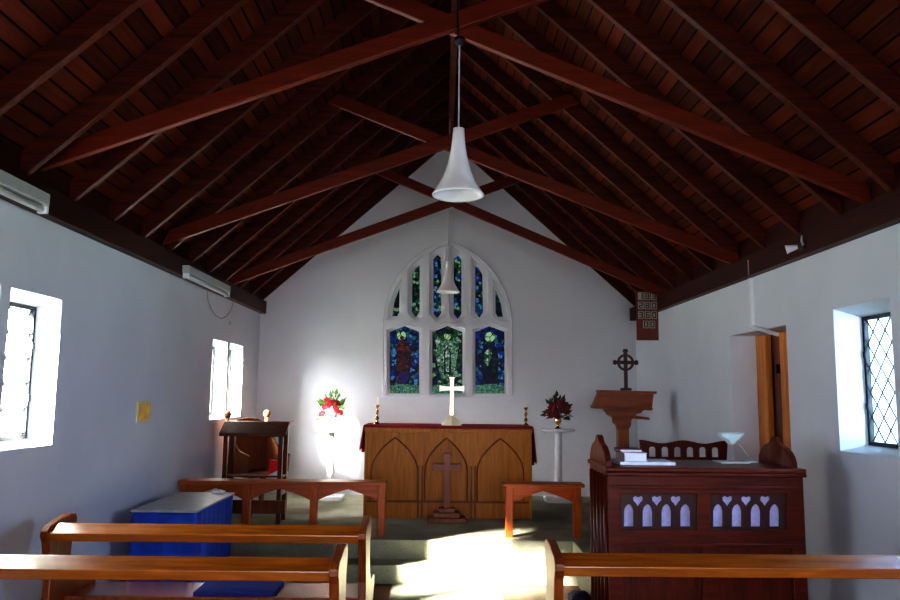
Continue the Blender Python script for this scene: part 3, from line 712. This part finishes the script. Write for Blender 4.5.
# chair
cX, cY = -2.06, 8.76
t = thing('sanctuary_chair', (cX, cY, ZFL), 'brown wooden armchair with curved back panels behind the reading desk', 'chair')
SH = ZFL+.45
MB().box((cX-.25, cY-.22, SH-.04), (cX+.27, cY+.23, SH)).build('seat', M['brown'], t, bevel=.01)
for lx in (cX-.23, cX+.25):
    for ly in (cY-.20, cY+.20):
        MB().box((lx-.022, ly-.022, ZFL), (lx+.022, ly+.022, SH-.041)).build('leg', M['brown'], t, bevel=.004)
MB().prism([(x_, cY+.19, z_) for x_, z_ in ((cX-.25, SH+.001), (cX+.27, SH+.001), (cX+.27, SH+.48), (cX+.24, SH+.55), (cX+.15, SH+.585), (cX+.02, SH+.60), (cX-.12, SH+.585), (cX-.22, SH+.55), (cX-.25, SH+.48))], (0, .03, 0)).build('backrest', M['brown'], t, bevel=.006)
for lx in (cX-.27, cX+.29):
    MB().tube([(lx, cY+.205, ZFL+.3), (lx, cY+.205, SH+.60)], .022, 10).blob((lx, cY+.205, SH+.64), .045, 2, 0).build('back_post', M['brown'], t, smooth=True)
    pr = [(-.20, .001), (.18, .001), (.18, .46), (.12, .43), (.04, .33), (-.04, .25), (-.16, .22), (-.22, .20), (-.21, .16)]
    MB().prism([(lx-.014, cY+a, SH+b) for a, b in pr], (.028, 0, 0)).build('side_panel', M['brown'], t, bevel=.006)
t.rotation_euler = (0, 0, math.radians(52))
# book on desk shelf
bx = W(268, 470, DY+.2).x
t = thing('red_book', (bx+.06, DY+.2, DZ-.5412), 'bright red book lying propped on the shelf of the reading desk', 'book')
mb = MB(); mb.prism([(bx, DY+.25, DZ-.5412), (bx+.11, DY+.20, DZ-.5412), (bx+.11, DY+.20, DZ-.39), (bx, DY+.25, DZ-.39)], (.01, .03, 0)); mb.build('cover', M['redbook'], t, bevel=.002)
mb = MB(); mb.prism([(bx+.01, DY+.16, DZ-.541), (bx+.14, DY+.14, DZ-.541), (bx+.16, DY+.14, DZ-.485), (bx+.15, DY+.14, DZ-.47)], (0, .02, 0)); mb.build('open_page', M['paper'], t)

# ------------------------------------------------------------------ blue draped chest
X0, X1, Y0, Y1, ZT = -2.31, -1.83, 5.92, 6.96, EYE-.90
t = thing('draped_chest', ((X0+X1)/2, (Y0+Y1)/2, 0), 'low chest draped in bright blue cloth beside the left wall, with a grey board top', 'chest')
mb = MB()
per = []
def side(p, q, n):
    return [(p[0]+(q[0]-p[0])*i/n, p[1]+(q[1]-p[1])*i/n) for i in range(n)]
per = side((X0, Y0), (X1, Y0), 26)+side((X1, Y0), (X1, Y1), 50)+side((X1, Y1), (X0, Y1), 26)+side((X0, Y1), (X0, Y0), 50)
ccx, ccy = (X0+X1)/2, (Y0+Y1)/2
rings = []
for k, (z, off) in enumerate(((ZT-.018, 0), (ZT-.05, .3), (ZT-.3, .7), (.02, 1.0))):
    rg = []
    for i, (x, y) in enumerate(per):
        f = off*(.010*math.sin(i*1.05)+.007*math.sin(i*.47+1)); d = Vector((x-ccx, y-ccy)); 
        nx = (1 if x >= X1-1e-6 else -1 if x <= X0+1e-6 else 0); ny = (-1 if y <= Y0+1e-6 else 1 if y >= Y1-1e-6 else 0)
        if nx < 0: nx = 0
        rg.append(mb.bm.verts.new((x+nx*(f+.008*off), y+ny*(f+.008*off), z)))
    rings.append(rg)
for A, B in zip(rings, rings[1:]):
    for i in range(len(A)): mb.bm.faces.new((A[i], A[(i+1) % len(A)], B[(i+1) % len(A)], B[i]))
mb.bm.faces.new(rings[0])
mb.build('blue_drape', M['blue'], t, smooth=True)
MB().box((X0-.01, Y0-.015, ZT-.017), (X1+.012, Y1+.01, ZT)).build('board_top', M['slate'], t, bevel=.004)
MB().box((X0+.05, Y0+.05, 0), (X1-.05, Y1-.05, ZT-.03)).build('chest_body', M['desk'], t)
mb = MB()
p = W(217, 490, 6.86)
for k in range(5): mb.blob((p.x-.03+.02*k, 6.86, ZT+.016+.006*(k % 2)), .026, 2, .1, (1, 1, .6))
tag(mb.build('folded_cloth', M['paper'], smooth=True, origin=(p.x, 6.86, ZT)), 'small crumpled white cloth at the far end of the blue draped chest', 'cloth')

# ------------------------------------------------------------------ carved choir stall
SX0, SX1, SY, SZ = 1.09, 2.36, 5.0, EYE-.462
t = thing('choir_stall', ((SX0+SX1)/2, SY+.3, 0), 'very dark red-brown carved stall front with gothic openings over lilac cloth', 'choir stall')
MB().box((SX0-.015, SY-.03, SZ-.03), (SX1+.012, SY+.60, SZ)).build('book_ledge', M['stall'], t, bevel=.008)
MB().box((SX0-.004, SY-.03, SZ-.055), (SX1+.012, SY+.03, SZ-.031)).build('cornice', M['stall'], t, bevel=.006)
def px2(x, y): p = W(x, y, SY); return (p.x, p.z)
holes = []
for base in (0, 89.5):
    for k in range(4):
        cx_ = 629.3+base+k*18.9
        a = [(cx_-5, 527), (cx_-5, 511.5), (cx_-3.8, 507.5), (cx_-1.8, 505.2), (cx_, 504.3), (cx_+1.8, 505.2), (cx_+3.8, 507.5), (cx_+5, 511.5), (cx_+5, 527)]
        holes.append([px2(x, y) for x, y in a])
    for k in range(3):
        cx_ = 638.7+base+k*18.9
        a = [(cx_, 507), (cx_-2.6, 503), (cx_-4.9, 500.8), (cx_-5, 497.6), (cx_-2.8, 496.2), (cx_, 497.6), (cx_+2.8, 496.2), (cx_+5, 497.6), (cx_+4.9, 500.8), (cx_+2.6, 503)]
        holes.append([px2(x, y) for x, y in a])
pr_ = []
for base in (0, 89.5):
    pr_.append([px2(x+base, y) for x, y in ((621, 494), (697, 494), (697, 529.5), (621, 529.5))])
outl = [(SX0, .08), (SX1, .08), (SX1, SZ-.032), (SX0, SZ-.032)]
pa = [[(a, b) for a, b in l] for l in pr_]
# lower sunk panels
zl = W(700, 548, SY).z
lows = [[(SX0+.09, .18), (SX0+.60, .18), (SX0+.60, zl), (SX0+.09, zl)], [(SX0+.70, .18), (SX1-.09, .18), (SX1-.09, zl), (SX0+.70, zl)]]
link('panel_frame', sheet([outl]+pr_+lows, .028, (0, SY, 0), XA, ZA, YA), M['stall'], t, bevel=.004)
for i, l in enumerate(pr_):
    link('tracery_panel', sheet([l]+holes[i*7:i*7+7], .016, (0, SY+.010, 0), XA, ZA, YA), M['darkcross'], t, bevel=.0015)
    xs = [p[0] for p in l]; zs_ = [p[1] for p in l]
    MB().box((min(xs)-.01, SY+.029, min(zs_)-.01), (max(xs)+.01, SY+.035, max(zs_)+.01)).build('lilac_cloth', M['purple'], t)
MB().box((SX0+.05, SY+.03, .12), (SX1-.05, SY+.045, zl+.03)).build('lower_panel', M['stall_v'], t)
MB().box((SX0-.01, SY-.02, 0), (SX1+.01, SY+.05, .079)).build('plinth', M['stall'], t, bevel=.006)
MB().box((SX0+.02, SY-.012, SZ-.135), (SX1-.02, SY-.001, SZ-.115)).box((SX0+.02, SY-.012, zl+.012), (SX1-.02, SY-.001, zl+.03)).build('moulding', M['stall'], t, bevel=.004)
# ends with ogee tops
OG = [(.02, 0), (.60, 0), (.60, SZ-.031), (.60, SZ+.0), (.60, SZ+.045), (.575, SZ+.075), (.54, SZ+.11), (.49, SZ+.14), (.42, SZ+.160), (.385, SZ+.180), (.365, SZ+.205), (.33, SZ+.215), (.295, SZ+.205), (.275, SZ+.180), (.24, SZ+.160), (.16, SZ+.14), (.10, SZ+.11), (.06, SZ+.075), (.04, SZ+.035), (.04, SZ)]
og = [(a, b if b <= SZ else SZ+(b-SZ)*.87) for a, b in OG]
for x in (SX0+.001, SX1-.041):
    MB().prism([(x, SY+.03+a*.93, b) for a, b in og], (.04, 0, 0)).build('end_panel', M['stall_v'], t, bevel=.005)
for yy in (.05, .16, .27, .38, .49):
    MB().tube([(SX0-.006, SY+yy, .02), (SX0-.006, SY+yy, SZ-.06)], .016, 8).build('side_shaft', M['stall_v'], t, smooth=True)
# books and papers on the ledge
def W_z(x, y, z):
    v = ray(x, y); return Vector((0, 0, EYE))+v*((z-EYE)/v.z)
b0 = 1.22; yb = 5.30
def book(x, y, z, w, d, h, mat, label, name='hymn_book'):
    t = thing(name, (x, y, z), label, 'book')
    MB().box((x, y, z), (x+w, y+d, z+.005)).box((x, y, z+h-.005), (x+w, y+d, z+h)).box((x, y+d-.004, z+.0051), (x+w, y+d, z+h-.0051)).build('cover', mat, t)
    MB().box((x+.004, y+.003, z+.0052), (x+w-.004, y+d-.0045, z+h-.0052)).build('pages', M['paper'], t)
    return z+h+.0006
z = SZ+.0006
tag(MB().box((1.20, 5.12, z), (1.57, 5.38, z+.022)).build('music_sheets', M['paper'], bevel=.003, origin=(1.38, 5.25, z)), 'flat sheaf of pale papers on the carved stall ledge, under the books', 'papers')
z2 = book(1.235, 5.15, z+.0226, .155, .20, .055, M['paper'], 'thick white book on the papers at the left of the carved stall')
book(1.215, 5.18, z2, .15, .17, .022, M['plumbook'], 'thin plum coloured book on top of the thick white book')
tag(MB().box((1.95, 5.32, z), (2.15, 5.50, z+.008)).build('paper_sheet', M['paper'], origin=(2.0, 5.4, z)), 'white paper lying on the stall ledge under the desk lamp', 'paper')

# desk lamp on the ledge
t = thing('desk_lamp', (2.13, 5.45, SZ), 'small pale blue desk lamp with a slanting grey arm on the stall ledge', 'lamp')
a = W(751, 462, 5.45); b = W(737, 440, 5.45)
MB().lathe((a.x, 5.45, SZ+.0006), [(.05, 0), (.05, .01), (.02, .018), (0, .019)], 18).build('base', M['lamp'], t)
MB().tube([(a.x, 5.45, SZ+.019), (b.x, 5.45, b.z)], .005, 8).build('arm', M['fitting'], t)
sh0, sh1 = W(742, 434, 5.45), W(722, 436, 5.45)
mb = MB()
pts2 = [W(x, y, 5.45) for x, y in ((719, 433), (724, 432.3), (743, 432.6), (737, 439), (730, 445), (726, 440), (720, 437))]
mb.prism([(p.x, 5.40, p.z) for p in pts2], (0, .10, 0)); mb.build('lamp_shade', M['lamp'], t, bevel=.012)

# slatted seat behind the stall
CY = 6.85; zt_ = W(684, 440, CY).z; cx0, cx1 = W(641, 450, CY).x, W(727, 450, CY).x
t = thing('slatted_bench', ((cx0+cx1)/2, CY, ZFL), 'dark red wooden two-seat bench with slatted back, behind the carved stall', 'bench')
mid = (cx0+cx1)/2; q = []
def crest(u): return zt_-.005-.035*(abs(2*u-1)**1.5)+.022*math.cos(4*math.pi*u)*-.5
top = [(cx0+.0+(cx1-cx0)*i/24, zt_-.018+.014*math.cos(2*math.pi*2*(i/24-.25))*-1) for i in range(25)]
top = [(x, z) for x, z in top]
zb_ = zt_-.24
outl = [(cx0+.01, zb_), (cx1-.01, zb_)]+top[::-1]
outl[2] = (cx1+.01, zt_-.002); outl[-1] = (cx0-.01, zt_-.002)
hs = []
for k in range(6):
    cc = cx0+(cx1-cx0)*(.135+k*.146); w_ = .031
    hs.append([(cc-w_, zt_-.15), (cc-w_, zt_-.08), (cc-w_*.6, zt_-.062), (cc+w_*.6, zt_-.062), (cc+w_, zt_-.08), (cc+w_, zt_-.15)])
link('backrest', sheet([outl]+hs, .03, (0, CY, 0), XA, ZA, YA), M['stall_v'], t, bevel=.004)
MB().box((cx0, CY+.03, ZFL+.42), (cx1, CY+.42, ZFL+.46)).build('seat', M['stall'], t, bevel=.006)
for lx in (cx0+.0, cx1-.05):
    MB().box((lx, CY+.031, ZFL), (lx+.05, CY+.075, ZFL+.419)).build('leg', M['stall_v'], t, bevel=.004)
    MB().box((lx, CY+.37, ZFL), (lx+.05, CY+.415, ZFL+.419)).build('leg', M['stall_v'], t, bevel=.004)
    MB().box((lx, CY-.001, ZFL+.30), (lx+.05, CY+.0295, zb_-.001)).build('back_post', M['stall_v'], t, bevel=.004)

# ------------------------------------------------------------------ lectern with a ringed cross
LY = 8.7; t = thing('lectern', (W(623, 410, LY).x, LY+.1, ZFL), 'reddish wooden lectern with a sloping top on a carved post, by the right wall', 'lectern')
def lp(x, y, Y=LY): return W(x, y, Y)
a, b, c, d = lp(601, 391.5), lp(654, 392.5), lp(652, 409), lp(594.5, 406.5)
mb = MB(); mb.prism([a, b, c, d], (0, .20, .0)); mb.build('desk_box', M['lectern'], t, bevel=.008)
mb = MB(); a, b, c, d = lp(600, 390, LY-.015), lp(657, 391.5, LY-.015), lp(656.5, 394, LY-.015), lp(601, 393, LY-.015)
mb.prism([a, b, c, d], (0, .23, .0)); mb.build('top_ledge', M['lectern'], t, bevel=.003)
mb = MB(); mb.prism([lp(594, 406, LY-.02), lp(653, 408, LY-.02), lp(652, 410.5, LY-.02), lp(595, 408.5, LY-.02)], (0, .23, 0)); mb.build('lower_ledge', M['lectern'], t, bevel=.003)
cor = [(603, 409), (644, 410), (641, 413), (636, 414), (635, 418), (631.5, 420), (631, 426), (628.5, 430), (617.5, 430), (616, 425), (613.5, 423), (612.5, 417), (608, 415), (606, 412)]
mb = MB(); mb.prism([lp(x, y, LY+.08) for x, y in cor], (0, .05, 0)); mb.prism([lp(x, y, LY+.20) for x, y in cor], (0, .05, 0)); mb.build('carved_bracket', M['lectern'], t, bevel=.004)
pc = lp(622.6, 430, LY+.16); MB().box((pc.x-.062, LY+.10, ZFL+.06), (pc.x+.062, LY+.225, lp(622, 411).z)).build('post', M['lectern_post'], t, bevel=.01)
MB().box((pc.x-.22, LY-.04, ZFL), (pc.x+.22, LY+.38, ZFL+.06)).build('foot', M['lectern'], t, bevel=.008)
mb = MB(); mb.prism([lp(631, 415, LY+.1), lp(649, 417.5, LY+.1), lp(650, 420, LY+.1), lp(631, 418.5, LY+.1)], (0, .1, 0)); mb.build('side_shelf', M['lectern'], t, bevel=.002)
# ringed cross on top
cb = lp(624.5, 391, LY+.15); cc = lp(625.5, 362.5, LY+.15); ct = lp(625.5, 349, LY+.15)
t = thing('ringed_cross', (cb.x, LY+.15, cb.z+.005), 'dark wooden ringed cross standing on the lectern', 'cross')
mb = MB(); yy = LY+.135; z0 = cb.z+.012
a_ = .145; w_ = .02; x_ = cc.x; zc = cc.z
mb.prism([(p, yy, q) for p, q in ((x_-w_, z0+.02), (x_+w_, z0+.02), (x_+w_, zc-w_), (x_+a_-.03, zc-w_), (x_+a_-.03, zc-.03), (x_+a_, zc-.022), (x_+a_, zc+.022), (x_+a_-.03, zc+.03), (x_+a_-.03, zc+w_), (x_+w_, zc+w_), (x_+w_, ct.z-.04), (x_+.032, ct.z-.03), (x_+.02, ct.z), (x_-.02, ct.z), (x_-.032, ct.z-.03), (x_-w_, ct.z-.04), (x_-w_, zc+w_), (x_-a_+.03, zc+w_), (x_-a_+.03, zc+.03), (x_-a_, zc+.022), (x_-a_, zc-.022), (x_-a_+.03, zc-.03), (x_-a_+.03, zc-w_), (x_-w_, zc-w_))], (0, .03, 0))
mb.build('cross', M['darkcross'], t, bevel=.003)
ro = [(x_+.098*math.cos(i*math.pi/14), zc+.098*math.sin(i*math.pi/14)) for i in range(28)]; ri = [(x_+(p-x_)*.74, zc+(q-zc)*.74) for p, q in ro]
link('ring', sheet([ro, ri], .024, (0, yy+.003, 0), XA, ZA, YA), M['darkcross'], t)
MB().box((x_-.055, yy-.03, z0-.006), (x_+.055, yy+.06, z0+.022)).build('base', M['darkcross'], t, bevel=.004)

# ------------------------------------------------------------------ hymn board
HY = 9.05; a = W(636.2, 291.5, HY); b = W(658, 340, HY); x0, x1, z1, z0 = a.x, b.x, a.z, b.z
t = thing('hymn_board', ((x0+x1)/2, HY, z0), 'red wooden hymn number board with four rows of cards, hung high in the right corner', 'hymn board')
MB().box((x0, HY, z0), (x1, HY+.02, z1)).build('board', M['hymn'], t, bevel=.003)
MB().box((x0-.006, HY-.012, z0-.006), (x1+.006, HY, z0+.016)).box((x0-.006, HY-.012, z0+.016), (x0+.010, HY, z1+.004)).box((x1-.010, HY-.012, z0+.016), (x1+.006, HY, z1+.004)).box((x0+.010, HY-.012, z1-.012), (x1-.010, HY, z1+.004)).build('board_frame', M['hymn'], t)
MB().bar((x1-.03, HY+.02, z1-.22), (XR-.05, HY+.25, z1-.22), .02, .05).build('bracket', M['hymn'], t)
rows = ['183', '280', '360', '00']
rh = (z1-z0)/5.0
seg = {'0': 'abcdef', '1': 'bc', '2': 'abged', '3': 'abgcd', '6': 'afgedc', '8': 'abcdefg'}
for i, r_ in enumerate(rows):
    zc = z1-.055-i*rh*.98
    for k, ch in enumerate(r_):
        cw = .066; xc = x0+.052+k*.079+(.055 if len(r_) == 2 else 0)
        crd = MB().box((xc-cw/2, HY-.006, zc-.045), (xc+cw/2, HY-.0005, zc+.045)).build('number_card', M['card'], t)
        s = .017; hh = .030; m = MB(); y_ = HY-.009
        sg_ = {'a': ((-s, hh), (s, hh)), 'g': ((-s, 0), (s, 0)), 'd': ((-s, -hh), (s, -hh)), 'f': ((-s, 0), (-s, hh)), 'b': ((s, 0), (s, hh)), 'e': ((-s, -hh), (-s, 0)), 'c': ((s, -hh), (s, 0))}
        for c_ in seg[ch]:
            (p0, q0), (p1, q1) = sg_[c_]
            m.box((xc+min(p0, p1)-.006, y_, zc+min(q0, q1)-.006), (xc+max(p0, p1)+.006, HY-.0061, zc+max(q0, q1)+.006))
        m.build('digit', M['ink'], crd)
    MB().box((x0+.011, HY-.008, zc-.058), (x1-.011, HY, zc-.048)).build('card_ledge', M['hymn'], t)

# ------------------------------------------------------------------ pendant lights
def pendant(px, topy, boty, Y, ztop, label):
    a, b = W(px, topy, Y), W(px, boty, Y); H = a.z-b.z; x = b.x; k = H/.41
    t = thing('pendant_light', (x, Y, ztop), label, 'pendant light', 'bell-shaped white pendant lights')
    pr = [(.150, .0), (.152, .008), (.142, .022), (.118, .058), (.094, .10), (.074, .15), (.060, .20), (.050, .25), (.042, .30), (.036, .36), (.034, .405), (.0, .410)]
    inn = [(.0, .39), (.028, .38), (.045, .25), (.068, .15), (.110, .058), (.140, .008), (.150, 0)]
    MB().lathe((x, Y, b.z), [(r*k, z*k) for r, z in inn+pr[1:]], 36).build('shade', M['opal'], t, smooth=True)
    MB().tube([(x, Y, a.z-.01), (x, Y, ztop)], .0055, 8).build('cord', M['cord'], t)
    return t, x, a.z
zc1 = W(459, 40, 4.52).z
t, x, z = pendant(458, 128, 196, 4.50, zc1+.0, 'large bell-shaped white pendant light hanging from the nearest truss')
MB().lathe((x, 4.50, zc1-.045), [(.016, 0), (.032, .02), (.036, .045), (0, .046)], 18).build('ceiling_rose', M['black'], t, smooth=True)
MB().tube([(x-.01, 4.50, zc1), (x-.02, 4.52, zc1+.45), (x-.03, 4.53, roofz(x)+.0)], .006, 8).build('upper_cable', M['black'], t)
pendant(448, 261, 292.5, 9.45, ZAP-.01, 'small distant pendant light in front of the stained glass window')

# ------------------------------------------------------------------ wall and plate fittings
def strip(y0, y1, label):
    t = thing('strip_light', (XL+.1, y0, EYE+1.04), label, 'strip light', 'strip lights along the left wall plate')
    MB().box((XL+.083, y0, EYE+1.075), (XL+.15, y1, EYE+1.15)).build('housing', M['fitting'], t, bevel=.006)
    MB().tube([(XL+.118, y0+.03, EYE+1.05), (XL+.118, y1-.03, EYE+1.05)], .019, 12).build('tube', M['tube'], t, smooth=True)
    for yy in (y0, y1-.028): MB().box((XL+.09, yy, EYE+1.028), (XL+.146, yy+.028, EYE+1.0745)).build('end_cap', M['white'], t, bevel=.003)
    return t
strip(3.25, 4.45, 'nearer grey strip light under the roof edge, cut off by the picture edge')
strip(6.98, 8.38, 'farther grey strip light above the far left window')
pts = [W(207, 291, 1)]  # loop of cable on the wall
def on_left(x, y):
    v = ray(x, y); return Vector((0, 0, EYE))+v*((XL+.012)/v.x)
loop = [on_left(x, y) for x, y in ((207, 289), (208, 300), (211, 309), (216, 316), (221, 319), (227, 316), (231, 310), (233, 303), (233.5, 298))]
mb = MB(); mb.tube(loop, .006, 8)
tag(mb.build('cable', M['cord'], origin=loop[4]), 'grey cable drooping in a loop below the farther strip light', 'cable')
p = on_left(230, 323); tag(MB().tube([(XL, p.y, p.z), (XL+.02, p.y, p.z)], .02, 12).build('wall_socket', M['fitting'], origin=p), 'tiny round grey fitting on the left wall under the cable loop', 'fitting')
pa_, pb_ = on_left(138, 401), on_left(150, 422)
t = thing('wall_plaque', (XL, pa_.y, pb_.z), 'small yellow plaque on the left wall between the two windows', 'plaque')
MB().box((XL, pa_.y, pb_.z), (XL+.012, pb_.y, pa_.z)).build('plate', M['yellow_edge'], t, bevel=.004)
mb = MB(); mb.box((XL+.0125, pa_.y+.04, pb_.z+.03), (XL+.016, pb_.y-.04, pa_.z-.02)); mb.build('face', M['yellow'], t)
def on_right(x, y, off=.01):
    v = ray(x, y); return Vector((0, 0, EYE))+v*((XR-off)/v.x)
p0, p1, p2 = on_right(750, 266, .015), on_right(752.5, 328, .015), on_right(778, 336, .015)
mb = MB(); mb.box((XR-.03, p0.y-.02, p1.z), (XR+.004, p0.y+.02, EYE+1.015)); mb.bar((XR-.015, p0.y, p1.z+.012), (XR-.015, p2.y, p2.z+.012), .02, .03)
tag(mb.build('conduit', M['white'], bevel=.003, origin=(XR, p0.y, p1.z)), 'white cable conduit running down the right wall to the side door head', 'conduit')
mb = MB(); q = on_right(748.5, 262, .085); mb.tube([(XR-.088, q.y, EYE+1.02), (XR-.088, q.y, EYE+1.15)], .005, 6); tag(mb.build('clip', M['cord'], origin=(XR-.088, q.y, EYE+1.03)), 'thin grey cable end crossing the roof edge above the conduit', 'cable')
p = on_right(797, 246, .12)
t = thing('spotlight', (XR-.08, p.y, p.z), 'small white and black spotlight clamped to the right roof edge', 'spotlight')
MB().box((XR-.10, p.y-.05, p.z-.03), (XR-.08, p.y+.05, p.z+.03)).build('bracket', M['black'], t, bevel=.003)
MB().tube([(XR-.10, p.y+.03, p.z), (XR-.15, p.y+.06, p.z-.01), (XR-.17, p.y+.07, p.z-.015)], [.015, .028, .034], 14).build('lamp_head', M['white'], t, smooth=True)
MB().tube([(XR-.10, p.y-.05, p.z), (XR-.13, p.y-.09, p.z+.02), (XR-.13, p.y-.10, p.z+.06)], [.008, .008, .005], 8).build('arm', M['cord'], t, smooth=True)

# ------------------------------------------------------------------ light
w = bpy.data.worlds.new('world'); S.world = w; w.use_nodes = True
bg = w.node_tree.nodes['Background']; bg.inputs[0].default_value = (0.80, 0.88, 1.0, 1); bg.inputs[1].default_value = 1.3
def area(name, loc, rot, sx, sy, e, col):
    l = bpy.data.lights.new(name, 'AREA'); l.shape = 'RECTANGLE'; l.size = sx; l.size_y = sy; l.energy = e; l.color = col
    o = bpy.data.objects.new(name, l); COL.objects.link(o); o.location = loc; o.rotation_euler = rot; return o
hp = math.pi/2
area('sky_light_near_left', (XL-1.0, 4.35, EYE+.65), (0, -hp, 0), 3.2, 3.0, 480, (.74, .85, 1))
area('sky_light_far_left', (XL-.8, 8.95, EYE+.15), (0, -hp, 0), 1.8, 2.8, 300, (.90, .94, 1))
area('sky_light_right', (XR+.95, 2.75, EYE+.35), (0, hp, 0), 2.2, 2.6, 1150, (.42, .60, 1))
area('rear_fill_light', (0.1, -2.4, 1.7), (math.radians(84), 0, 0), 4.0, 2.0, 200, (.84, .90, 1))  # added fill lamp behind the camera, no such fixture in the nave
l = area('wall_glow_fill', (XL-.95, 7.95, EYE+.80), (0, 0, 0), 1.5, .9, 1200, (.97, .97, 1))  # added lamp outside the far left window, brightens the altar wall
l.rotation_euler = Vector((.72, 1.2, -.75)).to_track_quat('-Z', 'Y').to_euler()
s = bpy.data.lights.new('sun', 'SUN'); s.energy = 420; s.angle = math.radians(5.5); s.color = (1, .93, .80)
so = bpy.data.objects.new('sun', s); COL.objects.link(so)
so.rotation_euler = Vector((.75, .66, -.43)).to_track_quat('-Z', 'Y').to_euler()

S.view_settings.view_transform = 'Standard'
S.view_settings.look = 'High Contrast'
S.view_settings.exposure = -0.12
S.cycles.max_bounces = 10; S.cycles.diffuse_bounces = 6; S.cycles.transparent_max_bounces = 12
S.cycles.use_denoising = True
S.cycles.sample_clamp_indirect = 6
